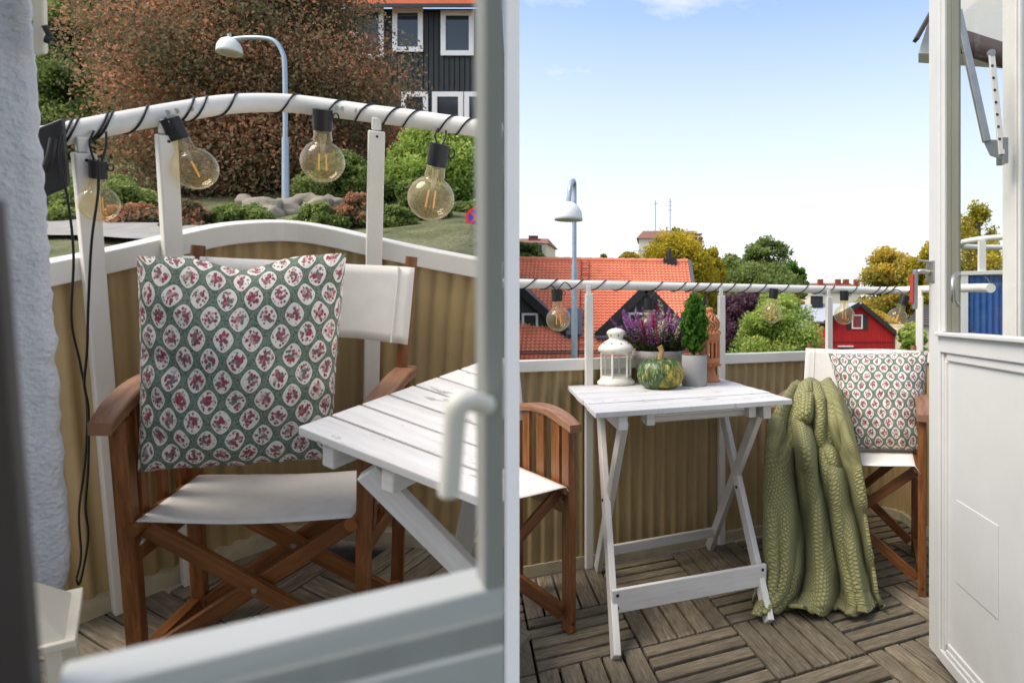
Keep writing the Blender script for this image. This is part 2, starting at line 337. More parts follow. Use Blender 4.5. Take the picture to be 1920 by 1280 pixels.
class Thing:
    def __init__(s, name, label, cat, base, group=None, fr=MI):
        s.base = Vector(base); s.fr = fr; s.o = bpy.data.objects.new(name, None); col.objects.link(s.o); s.o.empty_display_size = .05
        s.o.matrix_world = fr @ Matrix.Translation(s.base); props(s.o, label, cat, group)
    def part(s, name, mb, mat, parent=None, bevel=0, seg=2, solid=0, kind=None, label=None):
        o = put(name, mb.mesh(name, mat, s.base), MI, bevel, seg, solid); o.parent = parent or s.o; o.matrix_parent_inverse = MI; o.matrix_basis = MI
        return props(o, label, None, None, kind)
def single(name, mb, mat, label, cat, base, group=None, fr=MI, bevel=0, solid=0, kind=None):
    base = Vector(base); return props(put(name, mb.mesh(name, mat, base), fr @ Matrix.Translation(base), bevel, 2, solid), label, cat, group, kind)
def struct(name, mb, mat, fr=MI, bevel=0): return props(put(name, mb.mesh(name, mat), fr, bevel), None, None, None, 'structure')
def smoothpath(pts, n=8):
    P = [Vector(p) for p in pts]; o = []
    for i in range(len(P)-1):
        p0, p1, p2, p3 = P[max(i-1, 0)], P[i], P[i+1], P[min(i+2, len(P)-1)]
        for k in range(n):
            t = k/n; o.append(.5*((2*p1)+(p2-p0)*t+(2*p0-5*p1+4*p2-p3)*t*t+(3*p1-p0-3*p2+p3)*t**3))
    return o+[P[-1]]
rs = random.Random(7)
def leafmesh(name, pts, size, mat, rng, tint=None, elong=1.5, dirs=None, flat=.0):
    n = len(pts); P = np.asarray(pts); a = rng.normal(size=(n, 3)) if dirs is None else np.asarray(dirs)+rng.normal(size=(n, 3))*.25
    a /= np.linalg.norm(a, axis=1)[:, None]; b = rng.normal(size=(n, 3)); b -= (b*a).sum(1)[:, None]*a; b /= np.linalg.norm(b, axis=1)[:, None]
    sz = size*rng.uniform(.6, 1.35, n)[:, None]; a = a*sz*elong/2; b = b*sz/2
    v = np.stack([P-a, P+b*.9-a*.1, P+a, P-b*.9-a*.1], 1).reshape(-1, 3).astype(np.float32)
    me = bpy.data.meshes.new(name); me.vertices.add(n*4); me.vertices.foreach_set('co', v.ravel()); me.loops.add(n*4); me.loops.foreach_set('vertex_index', np.arange(n*4, dtype=np.int32))
    me.polygons.add(n); me.polygons.foreach_set('loop_start', np.arange(0, n*4, 4, dtype=np.int32))
    me.update(calc_edges=True)
    t = rng.uniform(0, 1, n) if tint is None else np.clip(tint, 0, 1)
    at = me.attributes.new('tint', 'FLOAT', 'POINT'); at.data.foreach_set('value', np.repeat(t, 4).astype(np.float32)); me.materials.append(M[mat]); return me
def lobes_points(lobes, n, rng, shell=.55):
    vol = np.array([l[3]*l[4]*l[5] for l in lobes])**(2/3); k = rng.choice(len(lobes), n, p=vol/vol.sum()); L = np.array(lobes)[k]
    d = rng.normal(size=(n, 3)); d /= np.linalg.norm(d, axis=1)[:, None]; r = shell+(1.28-shell)*rng.uniform(0, 1, n)**.9
    return L[:, :3]+d*r[:, None]*L[:, 3:6], k, d
def tree(name, label, base, h, rx, ry, crown_bot, mat, n, leaf, seed, nl=44, weep=0, group=None, cone=0, cat='tree', trunk_r=None, gap=.3):
    """uneven crown of many leaf clumps on limbs; base = foot of the trunk, h = height, rx, ry = half widths, crown_bot = height of lowest leaves"""
    rng = np.random.default_rng(seed); rr = random.Random(seed); base = Vector(base); th = Thing(name, label, cat, base, group)
    top = base+V(0, 0, h); lobes = []; hc = h-crown_bot
    for i in range(nl):
        f = rr.uniform(0, 1); z = base.z+crown_bot+hc*f
        prof = math.sqrt(max(.05, 1-(2*(f-.42)/1.18)**2)) if not cone else (1-f)*.95+.08
        a = rr.uniform(0, 2*math.pi); q = math.sqrt(rr.uniform(.1, 1))*prof*.86; sz = (.17+.15*rr.random())*(1.15-.4*f)
        lobes.append((base.x+rx*q*math.cos(a), base.y+ry*q*math.sin(a), z, rx*sz*1.25, ry*sz*1.25, max(rx, ry)*sz*(1.5 if weep else .9)))
    P, kk, d = lobes_points(lobes, n, rng, gap)
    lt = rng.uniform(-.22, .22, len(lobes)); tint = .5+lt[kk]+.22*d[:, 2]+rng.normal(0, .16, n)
    if weep: P[:, 2] -= np.abs(rng.normal(0, .08*hc, n))*.6
    tr = trunk_r or h*.022; mb = MB()
    mb.tube(smoothpath([base, base+V(rr.uniform(-.1,.1)*rx, 0, h*.35), base+V(rr.uniform(-.12,.12)*rx, rr.uniform(-.1,.1)*ry, h*.65), top-V(0,0,h*.1)], 4), [tr*(1.2-1.05*i/12) for i in range(13)], 8)
    for l in lobes[:18]:
        s0 = base+V(0, 0, crown_bot*.7+(l[2]-base.z-crown_bot*.7)*.55); e = V(*l[:3]); mb.tube([s0, s0.lerp(e, .5)+V(0,0,.04*h), e], [tr*.4, tr*.25, tr*.08], 5)
    th.part('trunk', mb, 'bark')
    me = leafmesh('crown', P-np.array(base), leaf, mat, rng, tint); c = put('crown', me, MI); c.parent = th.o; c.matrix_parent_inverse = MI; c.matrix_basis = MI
    return th
def bush(name, label, base, rx, ry, h, mat, n, leaf, seed, group=None, cat='bush', nl=39):
    return tree(name, label, base, h, rx, ry, .03*h, mat, n, leaf, seed, nl, 0, group, 0, cat, .03*h)

# ================================================================== SETTING
A2 = V(.8886, .4588, 0); B2 = V(-.2639, .9646, 0)               # along the balustrade, along the short deck slats
P1 = G(975, 1083.75)
def wall_at(px):                                                  # point of the straight balustrade seen at column px
    u = (px-CX)/FPX; t = (u*P1.y-P1.x)/(A2.x-u*A2.y); return P1+A2*t
# ground far below and the slope that rises behind the other balcony
GZ = -5.6
g = MB(); g.grid([[V(-400+i*40, -200+j*45, GZ) for i in range(21)] for j in range(21)], None, True, True); struct('ground', g, 'grass')
def hillz(d): return np.interp(d, [5, 7, 10, 14, 20, 28, 40, 70], [-1.0, 1.1, 1.95, 3.0, 4.8, 7.9, 12.5, 20])
UH = (960-CX)/FPX                                                # the line between the two views
g = MB(); rows = []
for d in [3, 5, 6, 7, 8.5, 10, 12, 14, 17, 20, 24, 28, 34, 40, 52, 70]:
    z = float(hillz(d)); r = [V(UH*d-.1*d*.02, d, GZ-.5), V(UH*d-.012*d, d, z-.05)]
    for q in range(1, 24): r.append(V(UH*d-.012*d-q*d*.07, d, z+.05*math.sin(q*1.7+d)))
    rows.append(r+[V(r[-1].x-1, d, GZ-.5)])
g.grid(rows); struct('hill', g, 'grass')
g = MB(); rows = []
for i in range(40):
    f = i/39; x = -17+11.5*f; d = 11.3+.6*math.sin(f*5)
    rows.append([V(x, d+q*.3, float(hillz(d+q*.3))+.09+.01*math.sin(q+i)) for q in range(-2, 4)])
g.grid(rows); struct('path', g, 'asphalt')
# white partition standing between the two balconies, seen end on
pu = V(UH, 1, 0); pn = V(1, -UH, 0).normalized()
def strip(y0, y1):
    w0 = (974-946)/FPX*y0/2*pn.x
    return (pu*y0, pu*y1, w0)
a_, b_, hw = strip(.98, 1.72)
g = MB(); g.slab(V(a_.x, a_.y, .004)-pn*hw, pn*2*hw, b_-a_, V(0, 0, 1.55))
single('partition_board', g, 'white_partition', 'plain white upright partition board between the two balconies', 'partition', V(a_.x, a_.y, 0))

# unseen house wall with a doorway, added behind the viewpoint to block sky light
T = Thing('unseen_house_wall', 'unseen plastered house wall with a doorway, added to block sky light from behind', 'wall', V(0, -.9, GZ))
g = MB(); g.box((-3.6, -1.1, GZ), (-.75, -.9, 2.9)); g.box((.95, -1.1, GZ), (4.2, -.9, 2.9)); g.box((-.749, -1.1, 2.15), (.949, -.9, 2.9)); g.box((-.749, -1.1, GZ), (.949, -.9, -.02)); T.part('wall', g, 'stucco')
# ------------------------------------------------------------------ deck of the open balcony
fl = MB(); q0 = P1-A2*.35; fl.add([q0+B2*.10-V(0,0,.045), q0+A2*2.6+B2*.5-V(0,0,.045), q0+A2*2.6-B2*1.9-V(0,0,.045), q0-B2*1.9-V(0,0,.045)], [(0,3,2,1)])
floor = struct('balcony_floor', fl, 'soil')
O = G(1157, 1125); LA, LB = .324, .345
def inside_deck(p):                                               # right of the partition line, in front of the balustrade
    return p.x > UH*p.y+.015
def plank(parent, base, c4, th=.02, name='deck_slat', fr=MI):
    mb = MB(); z = V(0, 0, -th); mb.hexa([c4[0]+z, c4[1]+z, c4[2]+z, c4[3]+z, c4[0], c4[1], c4[2], c4[3]])
    o = put(name, mb.mesh(name, 'deck_wood', base), MI, .003, 2); o.parent = parent; o.matrix_parent_inverse = MI; o.matrix_basis = MI; return o
def wall_v(p): return (p-P1).cross(A2).z                          # >0 on the camera side
for i in range(-2, 5):
    for j in range(-4, 2):
        c0 = O+A2*LA*i+B2*LB*j
        if not inside_deck(c0+A2*LA*.99+B2*LB*.5): continue
        hor = (i+j) % 2 == 0; ns = 5; gp = .0085
        for s_ in range(ns):
            if hor: o_ = c0+B2*(LB/ns*s_+.0085)+A2*.004; ex, ey = A2*(LA-.008), B2*(LB/ns-.017)
            else: o_ = c0+A2*(LA/ns*s_+gp/2)+B2*.003; ex, ey = A2*(LA/ns-gp), B2*(LB-.006)
            cen = o_+ex*.5+ey*.5
            if cen.y < 1.45 or wall_v(cen) < -.02 and cen.x < 1.0: continue
            dz = V(0, 0, rs.uniform(-.0025, .001))
            plank(floor, V(0,0,0), [o_+dz, o_+ex+dz, o_+ex+ey+dz, o_+ey+dz])

# ------------------------------------------------------------------ balustrades
def arclen(pts):
    s = [0]
    for a, b in zip(pts, pts[1:]): s.append(s[-1]+(b-a).length)
    return s
def resample(pts, step):
    s = arclen(pts); n = max(2, int(s[-1]/step)+1); o = []
    for k in range(n):
        q = s[-1]*k/(n-1); i = max(0, min(len(s)-2, next((j for j in range(len(s)-1) if s[j+1] >= q), len(s)-2)))
        o.append(pts[i].lerp(pts[i+1], (q-s[i])/max(1e-9, s[i+1]-s[i])))
    return o
def band(mb, plan, z0, z1, off0, off1):                           # strip following a plan, between two heights and two offsets (inside is +)
    n = len(plan); rows = []
    for i, p in enumerate(plan):
        d = plan[min(i+1, n-1)]-plan[max(i-1, 0)]; d.z = 0; d.normalize(); nn = V(d.y, -d.x, 0)
        h0 = z0(i) if callable(z0) else z0; h1 = z1(i) if callable(z1) else z1
        b = V(p.x, p.y, 0); rows.append([b+nn*off0+V(0,0,h0), b+nn*off1+V(0,0,h0), b+nn*off1+V(0,0,h1), b+nn*off0+V(0,0,h1), b+nn*off0+V(0,0,h0)])
    mb.grid(rows, None, False); mb.add(rows[0][:4], [(0,1,2,3)]); mb.add(rows[-1][:4], [(3,2,1,0)])
def corrugated(mb, plan, z0, z1, off, period, amp):
    pl = resample(plan, period/8); n = len(pl); lo, hi = [], []
    for i, p in enumerate(pl):
        d = pl[min(i+1, n-1)]-pl[max(i-1, 0)]; d.z = 0; d.normalize(); nn = V(d.y, -d.x, 0); a = math.sin(2*math.pi*i/8)
        a = math.copysign(abs(a)**.7, a)*amp+off; b = V(p.x, p.y, 0)+nn*a; f = i/(n-1)*(len(plan)-1)
        h1 = z1 if not callable(z1) else z1(f)
        lo.append(b+V(0,0,z0)); hi.append(b+V(0,0,h1))
    mb.grid([lo, hi])
RAILZ, SILLZ = 1.112, .822
px_posts = [1100, 1347, 1548]
plan = [wall_at(940), wall_at(1050), wall_at(1200), wall_at(1400), wall_at(1548)]
corner = smoothpath([wall_at(1520), wall_at(1548), G(1590, 972), G(1640, 965), G(1688, 975), G(1730, 1002), V(1.36, 2.9, 0), V(1.40, 2.55, 0), V(1.41, 2.25, 0)], 8)[8:]
plan = plan[:-1]+corner
T = Thing('balcony_balustrade', 'tan corrugated balustrade with white posts and round rail behind the heather and lantern', 'balustrade', plan[0])
mb = MB(); corrugated(mb, plan, .03, SILLZ-.03, -.012, .052, .0085); T.part('corrugated_panel', mb, 'tan_metal')
mb = MB(); fine = resample(plan, .05); band(mb, fine, SILLZ-.045, SILLZ, -.03, .012); T.part('sill_rail', mb, 'white_rail', bevel=.004)
mb = MB(); band(mb, fine, 0.001, .042, -.03, .006); T.part('base_rail', mb, 'plinth')
railplan = [Vector((p.x, p.y, RAILZ)) for p in [wall_at(930), wall_at(1200), wall_at(1548), wall_at(1640)]]
rp = smoothpath(railplan+[W(1705, 543.5, 3.43), W(1770, 541, 3.2), W(1822, 540, 2.95), W(1858, 540, 2.72)], 10)
mb = MB(); mb.tube(rp, .0185, 14); T.part('top_rail', mb, 'white_rail')
for px in px_posts+[1726]:
    p = wall_at(px) if px < 1600 else G(1726, 1000)
    q = A2 if px < 1600 else V(.85, -.5, 0)
    mb = MB(); nn = V(q.y, -q.x, 0).normalized(); o_ = V(p.x, p.y, 0)
    mb.slab(o_-q*.0155+nn*.0135, q*.031, nn*.02, V(0,0,RAILZ-.035)); po = T.part('post', mb, 'white_rail', bevel=.003)
    mb = MB(); mb.slab(o_-q*.009+nn*.008+V(0,0,RAILZ-.034), q*.018, nn*.018, V(0,0,.03)); T.part('rail_bracket', mb, 'white_rail', po, bevel=.002)
# the other balcony
plL = [V(-.62, 1.53, 0), V(-.42, 1.61, 0), V(-.285, 1.675, 0), V(-.14, 1.745, 0), V(-.02, 1.80, 0), V(.08, 1.825, 0), V(.17, 1.81, 0), V(.25, 1.77, 0), V(.45, 1.655, 0), V(.68, 1.52, 0)]
plL = [plL[0], plL[1], plL[2]]+smoothpath(plL[2:8], 6)[1:]+plL[8:]
def hit_plan(plan, px, py):                                       # where the sight line meets the balustrade's surface
    r = lray(px, py); best = None
    for a, b in zip(plan, plan[1:]):
        e = b-a; den = r.x*e.y-r.y*e.x
        if abs(den) < 1e-9: continue
        k = (a.x*e.y-a.y*e.x)/den; m = ((r.x*k-a.x)*e.x+(r.y*k-a.y)*e.y)/e.length_squared
        if -.02 <= m <= 1.02 and k > 0: best = V(r.x*k, r.y*k, EL+r.z*k)
    return best
railpx = [(95, 256), (130, 249), (215, 232), (300, 216), (340, 209), (400, 199), (440, 195), (485, 193), (540, 194), (590, 199), (650, 207), (700, 214), (760, 221), (830, 231), (915, 243)]
rpts = [hit_plan(plL, *p) for p in railpx]
rpts = [V(*(rpts[0]*2-rpts[2]))]+rpts+[hit_plan(plL, 940, 247)]
sillpx = [(95, 490), (190, 471), (290, 449), (340, 437), (420, 421), (500, 415), (560, 417), (620, 427), (680, 441), (715, 449), (800, 467), (915, 489)]
spts = [hit_plan(plL, *p) for p in sillpx]; spts = [spts[0]*2-spts[1]]+spts+[hit_plan(plL, 940, 494.5)]
T2 = Thing('balcony_balustrade', 'curved corner balustrade of tan corrugated sheet around the wooden armchair with patterned cushion', 'balustrade', V(plL[0].x, plL[0].y, 0), None, ML)
sp2 = resample(smoothpath(spts, 5), .03)
mb = MB(); corrugated(mb, sp2, .04, lambda f: sp2[min(len(sp2)-1, int(f))].z-.04, -.012, .041, .006); T2.part('corrugated_panel', mb, 'tan_metal')
mb = MB(); band(mb, sp2, lambda i: sp2[i].z-.046, lambda i: sp2[i].z, -.026, .010); T2.part('sill_rail', mb, 'white_rail', bevel=.003)
mb = MB(); band(mb, sp2, .001, .04, -.03, .010); T2.part('base_rail', mb, 'plinth')
railL = smoothpath(rpts, 6); mb = MB(); mb.tube(railL, .0205, 16); tr = T2.part('top_rail', mb, 'white_rail')
for px in (318, 334, 362, 632, 642, 665, 676):
    c_ = min(railL, key=lambda p: abs(((ML@p).x/(ML@p).y)*FPX+CX-px)); mb = MB(); d_ = V(0, -1, .12).normalized(); mb.tube([c_+d_*.018, c_+d_*.0225], .0055, 8); mb.tube([c_+d_*.0225, c_+d_*.0228], .0022, 6); T2.part('rivet', mb, 'steel', tr)
for (px, py) in ((150, 300), (305, 300), (702, 300)):
    p = hit_plan(plL, px, py); rz = min(railL, key=lambda q: (q.x-p.x)**2+(q.y-p.y)**2).z
    e = V(1, 0, 0) if px > 600 else V(.9, .43, 0); nn = V(e.y, -e.x, 0).normalized(); mb = MB()
    mb.slab(V(p.x, p.y, 0)-e*.0175+nn*.0115, e*.035, nn*.022, V(0,0,rz-.036)); po = T2.part('post', mb, 'white_rail', bevel=.003)
    mb = MB(); mb.slab(V(p.x, p.y, rz-.035)-e*.010+nn*.010, e*.02, nn*.016, V(0,0,.028)); T2.part('rail_bracket', mb, 'white_rail', po, bevel=.003)
    mb = MB(); mb.tube([V(p.x, p.y, rz-.048)+nn*.033, V(p.x, p.y, rz-.048)+nn*.0345], .003, 8); T2.part('bolt', mb, 'cord_black', po)
# deck of the other balcony
prjL = lambda p: (lambda q: q.x/q.y*FPX+CX)(ML@p)
def cut_s(o, e, lim=940):                                         # how far from o along e until the partition
    a, b = 0.0, 1.0
    if prjL(o+e) < lim: return 1.0
    for _ in range(30):
        m = (a+b)/2
        if prjL(o+e*m) < lim: a = m
        else: b = m
    return a
def rt(t): o = V(-.3, t, -.04); return o+V(1.5,0,0)*cut_s(o, V(1.5,0,0))
fl = MB(); fl.add([V(-.75,.75,-.04), rt(.75), rt(1.95), V(-.75,1.95,-.04)], [(0,1,2,3)]); floor2 = struct('balcony_floor', fl, 'soil', ML)
ea, eb = V(.80, .60, 0), V(-.60, .80, 0)
def in_plan(p):
    for a, b in zip(plL, plL[1:]):
        if a.x <= p.x <= b.x: return p.y < a.y+(b.y-a.y)*(p.x-a.x)/(b.x-a.x)-.01
    return False
for i in range(-6, 7):
    for j in range(-6, 7):
        c0 = V(.12, 1.30, 0)+ea*.28*i+eb*.28*j
        for s_ in range(5):
            if (i+j) % 2: o_ = c0+eb*(.056*s_+.002)+ea*.002; ex, ey = ea*.276, eb*.052
            else: o_ = c0+ea*(.056*s_+.002)+eb*.002; ex, ey = ea*.052, eb*.276
            cen = o_+(ex+ey)*.5
            if cen.y < 1.0 or not in_plan(cen) or prjL(cen) > 915 or cen.x < -.55: continue
            plank(floor2, V(0,0,0), [o_, o_+ex, o_+ex+ey, o_+ey])
#--OBJECTS--
# ================================================================== BALCONY FURNITURE
def dirchair(label, c, seat_h, arm_h, back_h, back_lo, fr=MI, group='wooden folding armchairs with white canvas', back=True, slats=5, legw=.036, arm_w=.05, seatpts=None, sag=.012, ends=False):
    """c = plan corners FL, FR, BL, BR (front left, front right, back left, back right as one sits facing the chair)"""
    FL, FR_, BL, BR = [Vector((p[0], p[1], 0)) for p in c]; zz = V(0, 0, 1)
    T = Thing('director_chair', label, 'chair', (FL+FR_+BL+BR)/4, group, fr)
    sx = (FR_-FL).normalized()
    for sgn, f, b in ((-1, FL, BL), (1, FR_, BR)):
        dv = (b-f).normalized(); D = (b-f).length
        for pnt, top in ((f, arm_h-.022), (b, arm_h-.02)):
            mb = MB(); mb.bar(pnt+zz*.001, pnt+zz*top, .028, legw, sx); leg = T.part('leg', mb, 'chair_wood', bevel=.003)
            mb = MB(); q = pnt-dv*legw*.5*(1 if pnt is f else -1)+zz*.03; mb.tube([q+dv*.0, q-dv*.003*(1 if pnt is f else -1)], .005, 8); T.part('bolt', mb, 'dark_trim', leg)
        # curved armrest
        n = 14; up = []; w_ = arm_w; top_, bot_ = [], []
        for k_ in range(n):
            q = k_/(n-1); p = f-dv*.045+(b+dv*.03-f+dv*.045)*q; z = arm_h+.028*math.sin(math.pi*(q*.92+.02))-.012*(1-q)**3
            bow = sx*sgn*.012*math.sin(math.pi*q)
            wl_ = w_*(.82+.18*min(1, q*6)); up.append([p+bow-sx*wl_/2+zz*(z-.024), p+bow+sx*wl_/2+zz*(z-.024), p+bow+sx*wl_/2+zz*z, p+bow-sx*wl_/2+zz*z, p+bow-sx*wl_/2+zz*(z-.024)])
        mb = MB(); mb.grid(up, lambda r, c_: (r*.03, c_*.03), False); mb.add(up[0][:4], [(0,1,2,3)]); mb.add(up[-1][:4], [(3,2,1,0)]); T.part('armrest', mb, 'arm_wood', bevel=.004)
        mb = MB(); mb.bar(f+dv*legw*.5+zz*(seat_h-.075), b-dv*legw*.5+zz*(seat_h-.075), .022, .04, sx); T.part('side_rail', mb, 'chair_wood', bevel=.002)
        mb = MB(); mb.bar(f+dv*legw*.5+zz*.05, b-dv*legw*.5+zz*.05, .022, .034, sx); T.part('side_rail', mb, 'chair_wood', bevel=.002)
        for k_ in range(slats):
            q = (k_+.75)/(slats+.5); p = f+(b-f)*q; mb = MB(); mb.bar(p+zz*(seat_h-.056), p+zz*(arm_h-.01+.02*math.sin(math.pi*q)), .012, D/(slats+1)*.62, sx); T.part('side_slat', mb, 'chair_wood', bevel=.0015)
        # back upright
        lean = dv*.05; a_ = b-dv*.01-sx*sgn*.004; mb = MB(); mb.tube([a_+zz*(arm_h-.02), a_+lean+zz*back_h], .0125, 10); T.part('back_post', mb, 'chair_wood')
        # seat rail the canvas is slung over
        sr = sx*sgn*-.018; mb = MB(); mb.tube([f+dv*-.02+sr+zz*(seat_h-.014), b+sr+zz*(seat_h-.014)], .0135, 10); T.part('seat_rail', mb, 'chair_wood')
        mb = MB(); mb.bar(f+sr*1.2+dv*.05+zz*(seat_h-.035), f+dv*.0+zz*(seat_h-.06), .004, .02, dv); T.part('bracket', mb, 'steel')
    # crossed legs front and back
    for (l, r_, off) in ((FL, FR_, .015), (BL, BR, -.03)):
        dv = ((BL-FL)+(BR-FR_)).normalized()*off
        for (p, q, o2) in ((l, r_, 0), (r_, l, .022)):
            dd = ((BL-FL)).normalized()*o2; e = (q-p).normalized()
            mb = MB(); mb.bar(p+e*.02+dv+dd+zz*(seat_h-.028), q-e*.02+dv+dd+zz*.052, .034, .016, zz); x_ = T.part('cross_leg', mb, 'chair_wood', bevel=.002)
            m_ = (p+q)/2+dv+dd+zz*(seat_h*.5+.012); mb = MB(); mb.tube([m_, m_-(BL-FL).normalized()*.012], .006, 8); T.part('bolt', mb, 'steel', x_)
    # canvas seat with a sag and rolled hems
    P = []; nr, nc = 12, 26
    for i in range(nr):
        q = i/(nr-1); row = []
        l = FL.lerp(BL, q*.96-.06)+sx*.004; r_ = FR_.lerp(BR, q*.96-.06)-sx*.004
        for j in range(nc):
            s_ = j/(nc-1); p = l.lerp(r_, s_); z = seat_h+.002-sag*math.sin(math.pi*s_)*(1+.3*math.sin(5*q+s_*3))
            e_ = min(s_, 1-s_)
            if e_ < .05: z -= (1-e_/.05)**2*.030
            row.append(p+zz*z)
        P.append(row)
    mb = MB(); mb.grid(P); T.part('seat_canvas', mb, 'canvas', solid=.0025)
    if back:
        P = []; dvL, dvR = (BL-FL).normalized(), (BR-FR_).normalized()
        for i in range(9):
            q = i/8; row = []
            for j in range(25):
                s_ = j/24; h_ = back_lo+(back_h-.018-back_lo)*q+.006*math.sin(math.pi*s_)*(q-.5)*-2
                l = BL+dvL*(.05*(h_-arm_h)/(back_h-arm_h)-.01)+sx*.004-sx*.014; r_ = BR+dvR*(.05*(h_-arm_h)/(back_h-arm_h)-.01)-sx*.004+sx*.014
                wrap = 0 if .05 < s_ < .95 else .0
                row.append(l.lerp(r_, s_)+(-(dvL+dvR)*.5)*(.0215-.032*math.sin(math.pi*s_)**.8+.0015*math.sin(s_*23+q*4))+zz*h_)
            P.append(row)
        mb = MB(); mb.grid(P); bc = T.part('back_canvas', mb, 'canvas', solid=.003)
        for s_ in (1, 2, 22, 23)[::3]:
            mb = MB(); mb.tube([P[i][s_+ (1 if s_ < 5 else -1)]-(dvL+dvR)*.5*.0015 for i in range(9)], .0016, 5); T.part('seam', mb, 'canvas', bc)
    return T
def cushion(label, TL, TR, BR, BL, thick, nrm, fr, group, seed, ear=1.0, dent=.0):
    """corners as seen, thick = half depth, nrm = direction of the front"""
    rr = random.Random(seed); n = 44; nrm = Vector(nrm).normalized(); mb = MB(); ph = [rr.uniform(0, 6) for _ in range(8)]
    ctr = (TL+TR+BL+BR)/4
    def pt(u, v, sd):
        # edges drawn in between the corners
        uu, vv = 2*u-1, 2*v-1; pin = .05*ear
        u2 = .5+.5*uu*(1-pin*(1-vv*vv)); v2 = .5+.5*vv*(1-pin*(1-uu*uu))
        p = (BL.lerp(BR, u2)).lerp(TL.lerp(TR, u2), v2)
        b = ((1-uu**2)*(1-vv**2)); b = max(0, b)**.5
        rad = uu*uu+vv*vv; an_ = math.atan2(abs(vv), abs(uu)); wr = .10*math.sin(5*uu+ph[0]+3*vv)*math.cos(4*vv+ph[1])+.16*math.sin(17*vv+5*uu+ph[2])*abs(uu)**3+.16*math.sin(15*uu+ph[3]+3*vv)*abs(vv)**3+.10*math.sin(26*an_+ph[4])*min(1, rad)**2*abs(uu*vv)
        z = thick*(b*(1+wr)) ; 
        p = p+nrm*z*sd
        if dent: p -= (TL-BL)*dent*math.exp(-((uu+.02)/.32)**2)*max(0, vv)**2.2
        return p
    for sd in (1, -1):
        G_ = [[pt(j/n, i/n, sd) for j in range(n+1)] for i in range(n+1)]; A_ = np.array([[tuple(p) for p in r] for r in G_])
        du = np.concatenate([np.zeros((n+1, 1)), np.cumsum(np.linalg.norm(np.diff(A_, axis=1), axis=2), axis=1)], 1); dv = np.concatenate([np.zeros((1, n+1)), np.cumsum(np.linalg.norm(np.diff(A_, axis=0), axis=2), axis=0)], 0)
        du -= du[:, n//2:n//2+1]; dv -= dv[n//2:n//2+1, :]; um, vm = np.ptp(du[n//2]), np.ptp(dv[:, n//2])
        mb.grid(G_, (lambda r, c_: (.5+du[r, c_]/um, .5+dv[r, c_]/vm)), True, sd > 0)
    return single('cushion', mb, 'cushion_print', label, 'cushion', (BL+BR)/2, group, fr)

# ---- table on the open balcony
TH = .72
tc_ = V(.052, 2.486, 0); ta = V(.6265, .308, 0)*.99; tb = V(-.1745, .736, 0)*.99
T = Thing('folding_table', 'white slatted folding table carrying the lantern and pumpkin, standing on the deck', 'table', tc_, 'white folding tables')
t0 = tc_-ta/2-tb/2; NS = 8
for i in range(NS):
    o_ = t0+tb*(i/NS)+tb.normalized()*.002; dz = V(0, 0, rs.uniform(-.0012, .0012)); e0 = rs.uniform(-.002, .002)
    mb = MB(); mb.slab(o_+ta.normalized()*e0+V(0,0,TH-.017)+dz, ta, tb*(1/NS)-tb.normalized()*.004, V(0,0,.017)); T.part('top_slat', mb, 'table_white', bevel=.002)
an = ta.normalized(); bn = tb.normalized()
for q in (.13, .87):
    mb = MB(); p = t0+ta*q; mb.slab(p-an*.015+tb*.03+V(0,0,TH-.062), an*.03, tb*.94, V(0,0,.0445)); T.part('cleat', mb, 'table_leg', bevel=.003)
for q in (.27, .80):
    mb = MB(); p = t0+ta*q; mb.slab(p-an*.014+tb*.06+V(0,0,TH-.058), an*.028, tb*.12, V(0,0,.0405)); T.part('cleat', mb, 'table_leg', bevel=.003)
mb = MB(); p = t0+tb*.13+V(0,0,TH-.046); mb.tube([p+ta*.285, p+ta*.785], .0125, 12); T.part('dowel', mb, 'table_leg')
def at2(px, py, d): return W(px, py, d)
legs = [(G(1155, 1236), V(-.225, 2.74, TH-.03)), (G(1121, 1068), V(-.098, 2.12, TH-.045)), (G(1442, 1168), V(.255, 2.87, TH-.03)), (G(1330, 1028), V(.352, 2.36, TH-.045))]
for k_, (f_, t_) in enumerate(legs):
    mb = MB(); mb.bar(f_+V(0,0,.004), t_, .022, .040, an); lg = T.part('leg', mb, 'table_leg', bevel=.003)
    m_ = f_.lerp(t_, .52); mb = MB(); mb.tube([m_, m_-an*.014*(1 if k_ in (0, 2) else -1)], .006, 8); T.part('bolt', mb, 'dark_trim', lg)
def onleg(k_, h): f_, t_ = legs[k_]; return f_.lerp(t_, (h-f_.z)/(t_.z-f_.z))
p, q = onleg(0, .125), onleg(2, .125); e = (q-p).normalized(); nf = V(e.y, -e.x, 0).normalized()
mb = MB(); mb.slab(p-e*.012+nf*.021-V(0,0,.036), (q-p)+e*.024, nf*.016, V(0,0,.072)); st = T.part('stretcher', mb, 'table_leg', bevel=.003)
for b_ in (p, q):
    for z in (-.019, .019):
        mb = MB(); s_ = b_+nf*.037+V(0,0,z)+e*(.004 if b_ is p else -.004); mb.tube([s_, s_+nf*.0015], .0055, 8); T.part('screw', mb, 'dark_trim', st)
p, q = onleg(1, .10), onleg(3, .10); mb = MB(); mb.bar(p, q, .038, .018, V(0,0,1)); T.part('stretcher', mb, 'table_leg', bevel=.003)
# ---- chair half hidden by the partition
dirchair('wooden armchair with bare white canvas seat, cut off by the white partition', [(-.66,1.93,0), (-.275,2.19,0), (-.83,2.25,0), (-.50,2.50,0)], .462, .665, .86, .62, slats=3, legw=.048)
